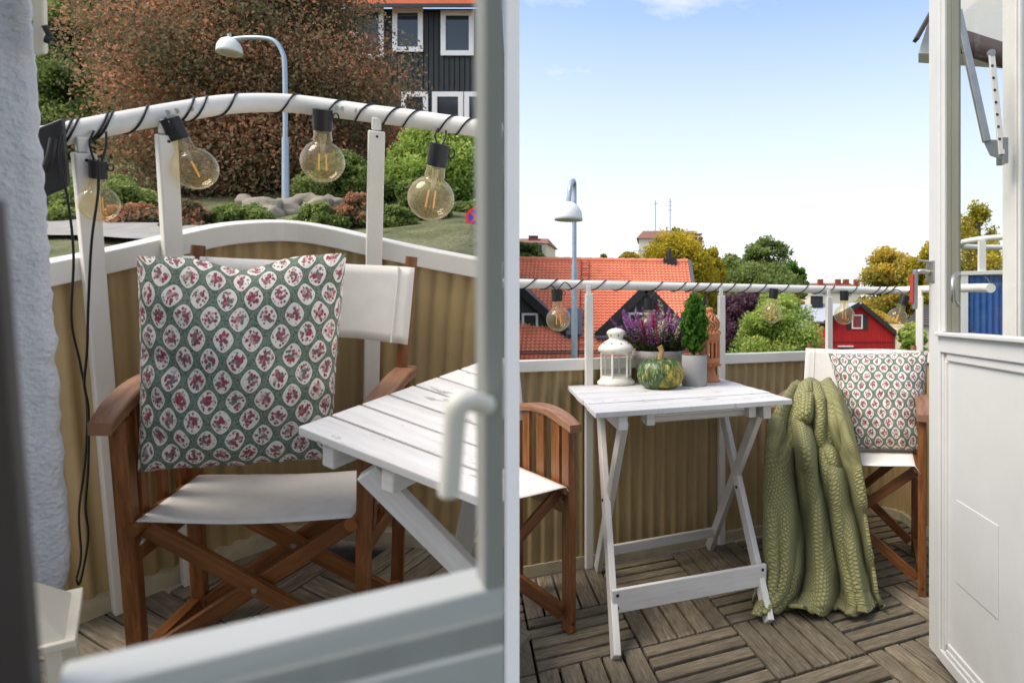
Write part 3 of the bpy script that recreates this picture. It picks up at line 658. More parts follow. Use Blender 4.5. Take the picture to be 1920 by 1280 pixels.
# ---- chair with the fleece
dirchair('wooden armchair with green throw over one arm, patterned cushion on its canvas seat', [(.470,2.665), (.948,2.470), (.675,3.10), (1.085,2.905)], .462, .655, .862, .66, slats=3, legw=.048)
cushion('floral medallion cushion on the armchair with the green throw', W(1553, 662, 2.90), W(1741, 657, 2.80), W(1728, 846, 2.66), W(1597, 842, 2.74), .10, (-.3, -.95, .05), MI, 'floral print cushions', 3, .6)
# ---- fleece throw
rows_ = [(735, 1505, 1550, 2.93), (716, 1492, 1556, 2.84), (722, 1482, 1562, 2.74), (745, 1466, 1578, 2.655), (790, 1443, 1592, 2.60), (840, 1438, 1604, 2.565), (880, 1438, 1612, 2.54), (950, 1438, 1622, 2.50), (1020, 1438, 1632, 2.455), (1075, 1440, 1640, 2.42), (1112, 1436, 1646, 2.39), (1136, 1420, 1655, 2.345), (1147, 1412, 1660, 2.31)]
def lerp_rows(b):
    f = b*(len(rows_)-1); i = min(int(f), len(rows_)-2); q = f-i; q = q*q*(3-2*q)*.5+q*.5
    return [rows_[i][k]*(1-q)+rows_[i+1][k]*q for k in range(4)]
NB, NA = 170, 150; P = []; UVt = {}
from mathutils import noise as mn
for i in range(NB):
    b = i/(NB-1); y, xl, xr, d = lerp_rows(b); row = []
    low = max(0, min(1, (b-.12)/.5)); 
    for j in range(NA):
        a = j/(NA-1)
        wx = .035*math.sin(5*b+1)+.05*mn.noise(V(a*2, b*2.2, 3))
        f1 = 3.3*(a+.22*(b-.5)*(1-2*a))+wx*7+.35*mn.noise(V(a*1.5, b*1.3, 7))
        s = 1-abs(2*((f1+.25) % 1.0)-1)**2.4                # broad ridges, sharp valleys
        s2 = math.sin(2*math.pi*(a*7.3+1.5*mn.noise(V(a*3, b*3, 9))))
        cr_ = math.exp(-((b-.40)/.13)**2)*math.exp(-((a-.52)/.35)**2)
        sw = abs(mn.noise(V(a*4.2+b*3.5, b*6-a*2.5, 5)))*2.2-.6
        amp = .020+.085*low*(1-.35*max(0, (b-.85)/.15))
        dd = d-amp*(s-.5)*1.6-.014*low*s2-.12*cr_*sw-.02*mn.noise(V(a*3.0, b*4, 1))*low
        p = W(xl+(xr-xl)*(a+.012*math.sin(9*a+7*b)*low), y+8*math.sin(a*9+2)*(b > .93)*(b-.93)*14+ (1-low)*4*math.sin(a*11), dd)
        if p.z < .012: p.z = .012+.004*math.sin(30*a)
        row.append(p)
    P.append(row)
U_ = [[0.0]*NA for _ in range(NB)]; Vv = [[0.0]*NA for _ in range(NB)]
for i in range(NB):
    for j in range(NA):
        if j: U_[i][j] = U_[i][j-1]+(P[i][j]-P[i][j-1]).length
        if i: Vv[i][j] = Vv[i-1][j]+(P[i][j]-P[i-1][j]).length
for i in range(NB): m_ = U_[i][NA//2]; U_[i] = [u-m_ for u in U_[i]]
UA, VA = np.array(U_), np.array(Vv); ker = np.ones(31)/31
UA = np.stack([np.convolve(np.pad(c_, 15, mode='edge'), ker, 'valid') for c_ in UA.T], 1); VA = np.stack([np.convolve(np.pad(r_, 15, mode='edge'), ker, 'valid') for r_ in VA], 0)
U_, Vv = UA.tolist(), VA.tolist()
mb = MB(); mb.grid(P, lambda r, c_: (U_[r][c_], Vv[r][c_]))
single('throw_blanket', mb, 'fleece', 'olive green honeycomb fleece throw hanging from the armchair to the deck', 'blanket', G(1540, 1150), None, MI, 0, .012)
# gathered end lying by the table leg
mb = MB(); P = []
for i in range(26):
    q = i/25; c_ = V(*(G(1412, 1139).lerp(G(1462, 1120), q)))+V(0, 0, .03+.05*math.sin(math.pi*q)); row = []
    for j in range(25):
        a = 2*math.pi*j/24; r_ = (.018+.03*math.sin(math.pi*min(1, q*1.1+.08)))*(1+.25*math.sin(3*a+5*q)+.3*mn.noise(V(math.cos(a)*2, math.sin(a)*2, q*5)))
        row.append(c_+V(.25*math.cos(a)*r_*1.2, math.cos(a)*r_*1.3, math.sin(a)*r_*1.0))
        row[-1].z = max(.004, row[-1].z)
    P.append(row)
mb.grid(P, lambda r, c_: (c_*.006, r*.004)); 
o = put('folded_end', mb.mesh('folded_end', 'fleece', G(1540, 1150)), MI); o.parent = bpy.data.objects['throw_blanket']; o.matrix_parent_inverse = MI; o.matrix_basis = MI

# ---- things on the table
def star(mb, c, nrm, r):
    x, y, z = frame_of(Vector(nrm)); vs = [c+(x*math.cos(k*math.pi/5+.3)+y*math.sin(k*math.pi/5+.3))*(r if k % 2 == 0 else r*.42) for k in range(10)]; mb.add(vs, [tuple(range(10))])
lc = G(1155, 721, TH); S_ = 1.02
T = Thing('lantern', 'small white metal candle lantern with glass panes on the white table', 'lantern', lc)
mb = MB(); mb.lathe([(.068,0), (.074,.006), (.074,.014), (.064,.022), (.060,.030)], lc, 28); T.part('base', mb, 'lantern_white')
H6 = [lc+V(math.cos(a), math.sin(a), 0)*.059 for a in [math.radians(20+60*k) for k in range(6)]]
for k_ in range(6):
    mb = MB(); mb.tube([H6[k_]+V(0,0,.030), H6[k_]+V(0,0,.128)], .0042, 6); fr_ = T.part('frame_bar', mb, 'lantern_white')
    a_, b_ = H6[k_].lerp(lc, .04), H6[(k_+1) % 6].lerp(lc, .04); mb = MB(); mb.add([a_+V(0,0,.036), b_+V(0,0,.036), b_+V(0,0,.124), a_+V(0,0,.124)], [(0,1,2,3)]); T.part('pane', mb, 'lantern_glass')
    for z in (.034, .126):
        mb = MB(); mb.bar(H6[k_].lerp(H6[(k_+1) % 6], .06)+V(0,0,z), H6[k_].lerp(H6[(k_+1) % 6], .94)+V(0,0,z), .007, .006, V(0,0,1)); T.part('frame_bar', mb, 'lantern_white')
mb = MB(); mb.lathe([(.064,.130), (.071,.136), (.070,.146), (.060,.157), (.044,.170), (.030,.178), (.027,.182), (.030,.190), (.036,.199), (.037,.206), (.030,.214), (.018,.220), (0,.223)], lc, 28); lid = T.part('lid', mb, 'lantern_white')
for k_ in range(9):
    a = math.radians(215+40*k_); mb = MB(); nn = V(math.cos(a)*.66, math.sin(a)*.66, .75); star(mb, lc+V(math.cos(a)*.0535, math.sin(a)*.0535, .163)+nn*.0012, nn, .0052); T.part('star_hole', mb, 'cord_black', lid)
for k_ in range(4):
    a = math.radians(240+50*k_); mb = MB(); nn = V(math.cos(a)*.95, math.sin(a)*.95, -.25); star(mb, lc+V(math.cos(a)*.0338, math.sin(a)*.0338, .194)+nn*.0015, nn, .0045); T.part('star_hole', mb, 'cord_black', lid)
# heather
hc = G(1234, 716, TH)
T = Thing('potted_heather', 'purple and white heather in a beige clay pot behind the pumpkin', 'potted plant', hc)
mb = MB(); mb.lathe([(.072,0), (.078,.01), (.098,.095), (.101,.098), (.104,.100), (.108,.128), (.104,.130), (.098,.128), (.096,.112)], hc, 36); pot = T.part('pot', mb, 'grey_pot')
mb = MB()
for k_ in range(64):
    a = 2*math.pi*k_/64; c_ = hc+V(math.cos(a), math.sin(a), 0)*.1062; mb.bar(c_+V(0,0,.103), c_+V(0,0,.110), .004, .004, V(-math.sin(a), math.cos(a), 0))
T.part('rim_beading', mb, 'grey_pot', pot, kind='stuff')
mb = MB(); mb.lathe([(0,.114), (.097,.112)], hc, 24); T.part('soil', mb, 'soil', pot)
rng = np.random.default_rng(11); rr = random.Random(11); LPn, LD, SPp, SPt, SPd = [], [], [], [], []; stems = MB()
for k_ in range(125):
    a = rr.uniform(0, 2*math.pi); q = math.sqrt(rr.random()); b0 = hc+V(math.cos(a), math.sin(a), 0)*q*.075+V(0,0,.112)
    L = rr.uniform(.105, .205)*(1-.30*q*q)+.02; out_ = V(math.cos(a), math.sin(a), 0)*q*.105+V(rr.gauss(0,.014), rr.gauss(0,.014), 0); tip = b0+out_+V(0, 0, L)
    stems.tube([b0, b0.lerp(tip, .5)+out_*.08, tip], [.0022, .0016, .0008], 4, False)
    n_ = 55
    for m_ in range(n_):
        f = m_/n_*.66; p = b0.lerp(tip, f)+out_*.16*f*(1-f); s_ = V(rr.gauss(0,1), rr.gauss(0,1), rr.gauss(0,.5)+.6); LPn.append(p+s_*.008-hc); LD.append(s_)
    tone = rr.choice([.1, .18, .35, .45, .45, .5, .6, .65, .7, .9, .95, .97]); start = rr.uniform(.35, .5)
    for m_ in range(75):
        f = start+(1-start)*m_/75; p = b0.lerp(tip, f)+out_*.16*f*(1-f); r_ = .0085*(1-.75*(f-start)/(1-start)); s_ = V(rr.gauss(0,1), rr.gauss(0,1), rr.gauss(0,.6)).normalized(); SPp.append(p+s_*r_-hc); SPt.append(tone+rr.gauss(0,.05)); SPd.append(s_)
T.part('stems', stems, 'stem_wood', kind='stuff')
def addpart(T, name, me, kind='stuff', parent=None): o = put(name, me, MI); o.parent = parent or T.o; o.matrix_parent_inverse = MI; o.matrix_basis = MI; return props(o, kind=kind)
addpart(T, 'foliage', leafmesh('foliage', [tuple(p) for p in LPn], .0085, 'leaf_heath', rng, None, 2.4, [tuple(p) for p in LD]))
addpart(T, 'flower_spikes', leafmesh('flower_spikes', [tuple(p) for p in SPp], .0068, 'bloom', rng, np.array(SPt), 1.5, [tuple(p) for p in SPd]))
# pumpkin
pc = G(1238, 732, TH); pc.y += .075; pc.x += .002
T = Thing('pumpkin', 'mottled green and yellow squash with dry stem on the white table', 'pumpkin', pc)
prof = [(.002,.012), (.03,.004), (.055,.004), (.078,.02), (.088,.045), (.086,.072), (.074,.095), (.052,.108), (.028,.110), (.010,.104), (0,.100)]
pp = smoothpath([V(a, 0, b) for a, b in prof], 4)
mb = MB(); mb.lathe([(max(0, p.x), p.z) for p in pp], pc, 90, lob=lambda a: 1-.055*abs(math.cos(a*5+.4))**5); T.part('fruit', mb, 'pumpkin_skin')
mb = MB(); mb.tube(smoothpath([pc+V(0,0,.099), pc+V(.001,0,.115), pc+V(.004,.0,.135), pc+V(.000,0,.150), pc+V(-.004,0,.158)], 4), [.017,.015,.0135,.0125,.0118,.0112,.0108,.0105,.0102,.010,.0098,.0098,.0102,.0108,.0112,.0112,.011], 7); T.part('stem', mb, 'pumpkin_stem', bevel=.0015)
# thuja in concrete pot
kc = G(1302, 723, TH)
T = Thing('potted_conifer', 'bushy green dwarf conifer in a smooth grey concrete cylinder pot', 'potted plant', kc)
mb = MB(); mb.lathe([(.047,0), (.049,.003), (.049,.117), (.047,.119), (.043,.119), (.043,.104)], kc, 40); pot = T.part('pot', mb, 'concrete_pot'); mb = MB(); mb.lathe([(0,.106), (.0435,.105)], kc, 20); T.part('soil', mb, 'soil', pot)
rng = np.random.default_rng(5); rr = random.Random(5); st = MB(); Pn, Pd, Pt = [], [], []
for k_ in range(260):
    a = rr.uniform(0, 2*math.pi); f = rr.random()**.75; z = .112+.205*f+rr.gauss(0,.008); rad = .062*math.sin(math.pi*min(1, (f*.80+.16)))**.8*(rr.random()**.4)
    p0 = kc+V(0, 0, z*.75+.03); tip = kc+V(math.cos(a)*rad, math.sin(a)*rad, z+.025)
    if k_ < 40: st.tube([p0, tip], [.0022, .0006], 4, False)
    tn = rr.uniform(.1, .7)
    for m_ in range(34):
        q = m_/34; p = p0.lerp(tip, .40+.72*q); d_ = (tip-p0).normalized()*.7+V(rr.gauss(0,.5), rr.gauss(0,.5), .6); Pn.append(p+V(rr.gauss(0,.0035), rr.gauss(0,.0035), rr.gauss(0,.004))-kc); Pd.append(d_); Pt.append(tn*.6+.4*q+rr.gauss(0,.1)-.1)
T.part('stems', st, 'stem_wood', kind='stuff')
addpart(T, 'foliage', leafmesh('foliage', [tuple(p) for p in Pn], .0062, 'leaf_thuja', rng, np.array(Pt), 2.2, [tuple(p) for p in Pd]))
# terracotta lantern tower
qc = G(1330, 716, TH)
T = Thing('terracotta_candle_tower', 'pierced terracotta candle tower behind the conifer pot', 'candle holder', qc)
mb = MB(); mb.lathe([(.044,0), (.046,.006), (.040,.012), (.026,.035), (.021,.055), (.024,.066), (.034,.070)], qc, 28); T.part('foot', mb, 'terracotta')
for k_ in range(14):
    a = 2*math.pi*k_/14; e = V(math.cos(a), math.sin(a), 0); s_ = V(-math.sin(a), math.cos(a), 0); mb = MB(); mb.bar(qc+e*.040+V(0,0,.098), qc+e*.040+V(0,0,.165), .0085, .006, s_); T.part('bar', mb, 'terracotta')
mb = MB(); mb.lathe([(.034,.068), (.042,.070), (.043,.098), (.039,.1), (.036,.098)], qc, 28); rg = T.part('lower_ring', mb, 'terracotta')
mb = MB(); mb.lathe([(.037,.160), (.043,.162), (.043,.196), (.040,.200), (.028,.203)], qc, 28); T.part('upper_ring', mb, 'terracotta')
for k_ in range(16):
    a = 2*math.pi*k_/16; e = V(math.cos(a), math.sin(a), 0); mb = MB(); mb.lathe([(.0055,-.004), (.007,0), (.0055,.004)], qc+e*.043+V(0,0,.070), 8); mb.lathe([(.006,-.004), (.0065,.004), (.001,.012)], qc+e*.042+V(0,0,.199), 8); T.part('scallop', mb, 'terracotta', rg)
for k_ in range(12):
    a = 2*math.pi*k_/12; pts = []
    for m_ in range(9):
        f = m_/8; rr_ = .012+.029*math.sin(math.pi*(.12+.76*f)); b = a+.45*math.sin(2*math.pi*f); pts.append(qc+V(math.cos(b)*rr_, math.sin(b)*rr_, .203+.068*f))
    mb = MB(); mb.tube(pts, .0036, 6); T.part('dome_rib', mb, 'terracotta')
mb = MB(); mb.lathe([(.024,.268), (.026,.274), (.016,.282), (.014,.288), (.019,.294), (.014,.302), (0,.306)], qc, 24); T.part('finial', mb, 'terracotta')

# ------------------------------------------------------------------ string lights
def bulb(T, cord, top, down, R_, fr_two=True):
    """socket hanging from top along down, glass globe of radius R_ below it"""
    d = down.normalized(); k = R_/.038; mb = MB()
    mb.tube([top, top+d*.036*k], .0165*k, 14); mb.tube([top+d*.036*k, top+d*.0375*k], .0155*k, 14); s_ = T.part('bulb_socket', mb, 'black_plastic')
    x, y, z = frame_of(d); ring = [top+d*.006*k+x*(.0165+.005*(1-math.cos(a)))*k+d*.008*k*math.sin(a)+d*.006*k for a in [math.pi*2*i/12 for i in range(12)]]
    mb = MB(); mb.tube(ring, .0013*k, 5, False, True); T.part('socket_loop', mb, 'cord_black', s_)
    c = top+d*(.036+.056)*k; prof = []
    for i in range(15):
        a = math.pi*(i/14)*.87; prof.append((R_*math.sin(a), -R_*math.cos(a)))
    prof += [(.0165*k, -(-.040)*k), (.0150*k, .047*k), (.0150*k, .056*k)]
    mb = MB(); mb.lathe(prof, c, 26, -d); gl = T.part('bulb_glass', mb, 'amber_glass', s_)
    mb = MB()
    for sgn in (-1, 1):
        b = c+d*.016*k; e = c-d*.014*k; mb.tube([e+x*sgn*.0055*k, b+x*sgn*.0065*k], .0014*k, 6)
    T.part('filament', mb, 'filament', s_)
    mb = MB(); mb.tube([c-d*.050*k, c-d*.018*k], [.006*k, .003*k], 8); mb.tube([c-d*.018*k, c+d*.018*k], .0005, 4); T.part('glass_mount', mb, 'lantern_glass', s_)
def rail_fn(path):
    s = arclen(path)
    def f(q):
        i = max(0, min(len(s)-2, next((j for j in range(len(s)-1) if s[j+1] >= q), len(s)-2))); d = (path[i+1]-path[i]).normalized(); return path[i].lerp(path[i+1], (q-s[i])/(s[i+1]-s[i])), d
    return f, s[-1]
def wrapcord(path, r, centers, prj, slant, rc=.0022):
    """short helix turns over the visible side of the rail, at the given columns"""
    f, L = rail_fn(path); mb = MB(); N = 400; cols_ = [(prj(f(L*i/N)[0]), L*i/N) for i in range(N+1)]
    s0 = [min(cols_, key=lambda c: abs(c[0]-x))[1] for x in centers]
    pts = []
    for k_ in range(len(s0)):
        a0 = s0[k_]; a1 = s0[k_+1] if k_+1 < len(s0) else a0+slant*2; 
        for m_ in range(16):
            q = m_/16
            # front half quick (slanted), back half takes the rest
            s_ = a0+(q-.25)*2*slant*.5 if q < .5 else a0+slant*.25+(a1-a0-slant*.5)*(q-.5)*2
            p, d = f(max(0, min(L, s_))); up = V(0,0,1); n = d.cross(up).normalized()   # toward the outside or inside
            th = -math.pi/2+2*math.pi*q
            toward = n if n.y < 0 else -n
            pts.append(p+(toward*math.cos(th)+up*math.sin(th))*(r+rc*.9))
    mb.tube(pts, rc, 6); return mb
prjR = lambda p: p.x/p.y*FPX+CX
T = Thing('string_lights', 'string of globe bulbs wound round the straight rail above the heather', 'string lights', wall_at(990)+V(0,0,.95), 'globe string lights')
cd = T.part('cord', wrapcord(rp, .0185, [992, 1033, 1080, 1124, 1168, 1230, 1274, 1300, 1322, 1344, 1368, 1398, 1428, 1468, 1506, 1538, 1556, 1598, 1640, 1654, 1670], prjR, .13), 'cord_black')
for (px, py, r_, tilt) in ((1047, 598, 23, .06), (1217, 612, 22, 0), (1328, 610, 21, .25), (1447, 587, 19, -.1), (1583, 590, 18.5, .0), (1682, 596, 18.5, -.38)):
    d0 = wall_at(px).y-.035 if px < 1600 else 3.36
    c = W(px, py, d0); R_ = r_/FPX*d0; dn = V(-tilt*.9, 0, -1).normalized() if tilt < 0 else V(-tilt, 0, -1).normalized(); dn = V(tilt, 0, -1).normalized(); k = R_/.038
    top = c-dn*(.092)*k; bulb(T, cd, top, dn, R_)
    rr_ = V(c.x, d0+.035, RAILZ); mb = MB()
    if (rr_.z-.02)-top.z > -.01:
        mb.tube(smoothpath([top+V(-.003,0,-.003), top+V(-.03*k,.01,.03), rr_+V(-.05,-.012,-.018)], 6), .0022, 6); mb.tube(smoothpath([top+V(.003,0,-.003), top+V(.025*k,.01,.028), rr_+V(.05,-.012,-.018)], 6), .0022, 6)
    T.part('bulb_lead', mb, 'cord_black', cd)

# ================================================================== SECOND BALCONY FURNITURE
dirchair('wooden armchair with white canvas in the curved balcony corner behind the table edge', [(-.205,1.42), (.185,1.31), (-.112,1.575), (.288,1.50)], .365, .585, .838, .655, ML, slats=3, legw=.03, arm_w=.042, sag=.008)
b0 = LP(266, 884, 1.41); b1 = LP(610, 862, 1.36)
cushion('floral medallion cushion against the canvas back in the curved balcony corner', LP(256, 480, 1.475), LP(650, 474, 1.425), b1+V(.012,0,0), b0+V(-.006,0,0), .095, (-.05, -1, .06), ML, 'floral print cushions', 8, .5, .06)
# table
T0 = LH(556, 800, .625); er = (LH(905, 676, .625)-T0); ef = (LH(905, 937, .625)-T0); er *= 1.12; ef *= 1.10
T = Thing('folding_table', 'weathered white slatted folding table in front of the cushioned chair in the curved corner', 'table', V((T0+er/2+ef/2).x, (T0+er/2+ef/2).y, 0), 'white folding tables', ML)
ern, efn = er.normalized(), ef.normalized(); n8 = 8
for i in range(n8):
    p_, q_ = T0+er*(i/n8)+ern*.0028-V(0,0,.016), T0+er*((i+1)/n8)-ern*.0028-V(0,0,.016); p2, q2 = p_+ef*cut_s(p_, ef), q_+ef*cut_s(q_, ef); zz = V(0,0,.016)
    if prjL(q_) > 936: continue
    mb = MB(); mb.hexa([p_, p2, q2, q_, p_+zz, p2+zz, q2+zz, q_+zz]); T.part('top_slat', mb, 'table_white', bevel=.002)
for q in (.14, .45):
    mb = MB(); c0_ = T0+ef*q-efn*.013+er*.02-V(0,0,.060); mb.slab(c0_, efn*.026, er*min(.94, cut_s(c0_, er, 925)), V(0,0,.0435)); T.part('cleat', mb, 'table_leg', bevel=.003)
lt = [(LP(690, 880, 1.10), LP(928, 1122, 1.02)), (LP(905, 860, 1.22), LH(850, 1105, .0))]
for a_, b_ in lt:
    mb = MB(); mb.bar(a_, b_, .022, .042, V(.5,.86,0)); T.part('leg', mb, 'table_leg', bevel=.003)
# string lights
prjL = lambda p: (lambda q: q.x/q.y*FPX+CX)(ML@p)
T = Thing('string_lights', 'string of amber globe bulbs wound round the arched corner rail', 'string lights', LP(186, 382, 1.6), 'globe string lights', ML)
cd = T.part('cord', wrapcord(railL, .0205, [98, 112, 124, 182, 190, 255, 345, 370, 425, 535, 625, 683, 733, 772, 838, 872], prjL, .085, .0021), 'cord_black')
for (px, py, R0, tx, top_px) in ((186, 382, 33, -.04, (184, 250)), (366, 316, 39, .42, (338, 232)), (605, 303, 39, 0, (606, 212)), (808, 372, 42, -.12, (826, 245))):
    t_ = hit_plan(plL, px, py).y-.045; c = LP(px, py, t_); r_ = R0/FPX*(ML@c).y; k = r_/.038; dn = V(tx, 0, -1).normalized(); top = c-dn*.092*k; bulb(T, cd, top, dn, r_)
    q = LP(top_px[0], top_px[1], t_+.02); mb = MB()
    mb.tube(smoothpath([top+V(-.005,0,-.002), top.lerp(q, .5)+V(-.012,0,.004), q+V(-.006,.0,.004)], 6), .0021, 6); mb.tube(smoothpath([top+V(.005,0,-.002), top.lerp(q, .5)+V(.012,0,.002), q+V(.012,0,.004)], 6), .0021, 6); T.part('bulb_lead', mb, 'cord_black', cd)
# cable hanging from the rail to the deck
mb = MB(); tt = 1.56
mb.tube(smoothpath([LP(x, y, 1.55) for x, y in ((118, 250), (112, 300), (128, 380), (138, 480), (134, 600), (150, 680), (163, 760), (160, 860), (148, 960), (152, 1040), (143, 1085))], 6), .0021, 6)
mb.tube(smoothpath([LP(x, y, 1.545) for x, y in ((184, 300), (184, 360), (172, 450), (166, 560), (163, 660), (158, 720), (166, 770), (165, 880), (160, 950), (165, 1010), (150, 1092), (143, 1085))], 6), .0021, 6)
single('hanging_cable', mb, 'cord_black', 'thin black double cable hanging down the white post beside the plaster wall', 'cable', LP(146, 1085, 1.55), None, ML)
# black box clamped on the rail end
mb = MB(); c_ = LP(98, 310, 1.60); mb.slab(LP(80, 372, 1.60), LP(127, 352, 1.60)-LP(80, 372, 1.60), V(0, .03, 0), V(0, 0, .12))
T = Thing('transformer_box', 'small black plug box fixed under the rail end beside the plaster wall', 'plug box', LP(100, 372, 1.6), None, ML); bx_ = T.part('housing', mb, 'black_plastic', bevel=.004)
mb = MB(); mb.tube(smoothpath([LP(84, 320, 1.57), LP(92, 300, 1.56), LP(100, 260, 1.57)], 5), .006, 8); T.part('clamp', mb, 'black_plastic', bx_)
# plaster wall on the left
mb = MB(); e0, e1 = LP(64, 60, 1.30), LP(136, 1085, 1.30); P = []
for i in range(90):
    q = i/89; p = LP(64+(136-64)*((q*1.25-.2)), 60+(1085-60)*(q*1.25-.2), 1.30); jx = .006*mn.noise(V(q*30, 1, 0))+.003*mn.noise(V(q*90, 2, 0))
    if q > .955: jx -= (q-.955)*.5
    pb = LP(64+(136-64)*((q*1.25-.2))-5, 60+(1085-60)*(q*1.25-.2), 1.50); P.append([pb+V(jx, 0, 0), p+V(jx-.006, .03, 0), p+V(jx-.006, .008, 0), p+V(jx-.02, 0, 0), p+V(-.2, -.01, 0), p+V(-.5, -.02, 0)])
mb.grid(P); mb.add([P[-1][0], P[-1][3], P[-1][5]], [(0,1,2)]); single('plaster_wall', mb, 'stucco', 'rough white plaster wall end beside the curved corner balcony', 'wall', P[-1][3], None, ML)
# awning box end and bracket
T = Thing('awning_bracket', 'cream painted bracket end with a dark bolt above the plaster wall', 'bracket', LP(75, 102, 1.28), None, ML)
mb = MB(); a_ = LP(62, 103, 1.28); b_ = LP(85, 101, 1.28); mb.slab(a_, b_-a_, V(0,.02,0), LP(58, -60, 1.28)-a_); T.part('bracket_arm', mb, 'cream_paint', bevel=.003)
mb = MB(); mb.tube([LP(83, 48, 1.27), LP(97, 76, 1.27)], .0035, 8); mb.tube([LP(84, 72, 1.27), LP(95, 76, 1.27)], .0058, 8); T.part('bolt', mb, 'dark_trim')
# white wooden lantern at the foot of the wall
T = Thing('wooden_lantern', 'cream wooden lantern with round knob standing below the plaster wall', 'lantern', LP(70, 1330, 1.02), None, ML)
tt = 1.02; ax = V(.99, .10, 0); tp = [LP(143, 1206, tt), LP(36, 1216, tt)]
mb = MB(); p0 = LP(143, 1212, tt); mb.slab(p0-ax*.135, ax*.135, V(-.01, .12, 0), V(0, 0, .012)); T.part('roof_board', mb, 'cream_paint', bevel=.002)
mb = MB(); r0 = p0+V(0,0,.012); apx = r0-ax*.085+V(0,.055,.075); cs = [r0-ax*.125+V(0,.006,0), r0-ax*.012+V(0,.006,0), r0-ax*.022+V(0,.112,0), r0-ax*.135+V(0,.112,0)]
tpz = [apx+V(-.014,-.014,0), apx+V(.014,-.014,0), apx+V(.014,.014,0), apx+V(-.014,.014,0)]; mb.add(cs+tpz, [(0,1,5,4), (1,2,6,5), (2,3,7,6), (3,0,4,7), (4,5,6,7)]); T.part('roof', mb, 'cream_paint', solid=.002)
mb = MB(); mb.lathe([(0,-.002), (.012,.0), (.018,.008), (.017,.018), (.009,.025), (0,.027)], apx, 18); T.part('knob', mb, 'cream_paint')
for dx, dy in ((-.028, .012), (-.118, .012), (-.03, .10), (-.12, .10)):
    mb = MB(); q = p0+ax*dx+V(0, dy, 0); mb.slab(q-ax*.008, ax*.018, V(0,.016,0), V(0, 0, -.22)); T.part('corner_post', mb, 'cream_paint', bevel=.002)
mb = MB(); q = p0-ax*.11+V(0,.018,-.035); mb.add([q, q+ax*.085, q+ax*.085-V(0,0,.16), q-V(0,0,.16)], [(0,1,2,3)]); T.part('pane', mb, 'lantern_glass', solid=.0012)
mb = MB(); q = p0-ax*.115+V(0,.015,-.022); mb.slab(q, ax*.09, V(0,.008,0), V(0,0,-.014)); T.part('cross_bar', mb, 'cream_paint', bevel=.001)
# near window frame: stiles, bottom rail, lever handle
T = Thing('window_sash', 'open window frame edge in front of the curved corner balcony', 'window frame', LP(473, 1300, .22), None, ML); tw = .22
def quadbar(p, x, y, m, dep=.012):
    mb = MB(); a, b, c_, d_ = [LP(*q, tw) for q in p]; dv = V(0, dep, 0); mb.hexa([d_, c_, c_+dv, d_+dv, a, b, b+dv, a+dv]); return mb
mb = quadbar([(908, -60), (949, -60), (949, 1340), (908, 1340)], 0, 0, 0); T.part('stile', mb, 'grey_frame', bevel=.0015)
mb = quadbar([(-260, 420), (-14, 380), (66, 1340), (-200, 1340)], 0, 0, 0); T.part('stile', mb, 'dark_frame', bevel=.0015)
def rail_bar(y0, y1, dt0, dt1, m, nm):
    mb = MB(); pts = []
    a, b = LP(100, 1306+y0, tw+dt0), LP(948, 1096+y0, tw+dt0); c_, d_ = LP(948, 1096+y1, tw+dt1), LP(100, 1306+y1, tw+dt1); dv = V(0, .015, 0)
    mb.hexa([d_, c_, c_+dv, d_+dv, a, b, b+dv, a+dv]); T.part(nm, mb, m, bevel=.001)
rail_bar(0, 55, .0, -.003, 'sash_grey', 'bottom_rail'); rail_bar(56, 120, -.0045, -.007, 'grey_frame', 'bottom_bead'); rail_bar(118, 420, -.009, -.014, 'sash_grey', 'bottom_rail')
mb = MB(); mb.tube(smoothpath([LP(912, 760, tw-.003), LP(880, 752, tw-.009), LP(858, 758, tw-.010), LP(852, 800, tw-.010), LP(846, 880, tw-.010), LP(842, 925, tw-.010)], 6), .0036, 10); T.part('lever_handle', mb, 'white_metal')
# ================================================================== DOOR AND FACADE
XD = .79
def D(px, py, off=0.0): d = XD*FPX/(px-CX); p = W(px, py, d); p.x += off; return p
def dy(px): return XD*FPX/(px-CX)
T = Thing('balcony_door', 'open white balcony door with glazed top half and flat lower panel', 'door', V(XD, dy(1741), .035))
yA, yB, yE = dy(1741), dy(1761), 1.15
def dbox(y0, y1, z0, z1, x0=XD, x1=XD+.045): mb = MB(); mb.box((x0, min(y0,y1), z0), (x1, max(y0,y1), z1)); return mb
T.part('stile', dbox(yA, yB, .035, 2.35), 'white_door', bevel=.004)
T.part('mid_rail', dbox(yB-.001, yE, .893, .938), 'white_door', bevel=.003)
T.part('bottom_rail', dbox(yB-.001, yE, .035, .068), 'white_door', bevel=.003)
T.part('panel', dbox(yB-.028, yE, .088, .882, XD+.013, XD+.035), 'white_door')
mo = MB(); 
for (a, b) in (((yB, .068), (yB, .893)),):
    mo.box((XD+.006, yB-.012, .069), (XD+.03, yB-.001, .892)); mo.box((XD+.010, yB-.022, .080), (XD+.03, yB-.0125, .881)); mo.box((XD+.0045, yB-.031, .091), (XD+.03, yB-.0225, .870))
T.part('moulding', mo, 'white_door', bevel=.003)
mo = MB(); mo.box((XD+.004, yE, .0685), (XD+.03, yB-.032, .082)); mo.box((XD+.008, yE, .0825), (XD+.03, yB-.032, .098)); T.part('moulding', mo, 'white_door', bevel=.003)
mo = MB(); mo.box((XD+.006, yE, .871), (XD+.03, yB-.032, .8925)); T.part('moulding', mo, 'white_door', bevel=.003)
pm = MB(); y1_, y0_ = dy(1785)-.0, dy(1862)
T.part('patch', (lambda m: (m.box((XD+.0108, y0_, .285), (XD+.0128, y1_, .505)), m)[1])(MB()), 'white_door', bevel=.001)
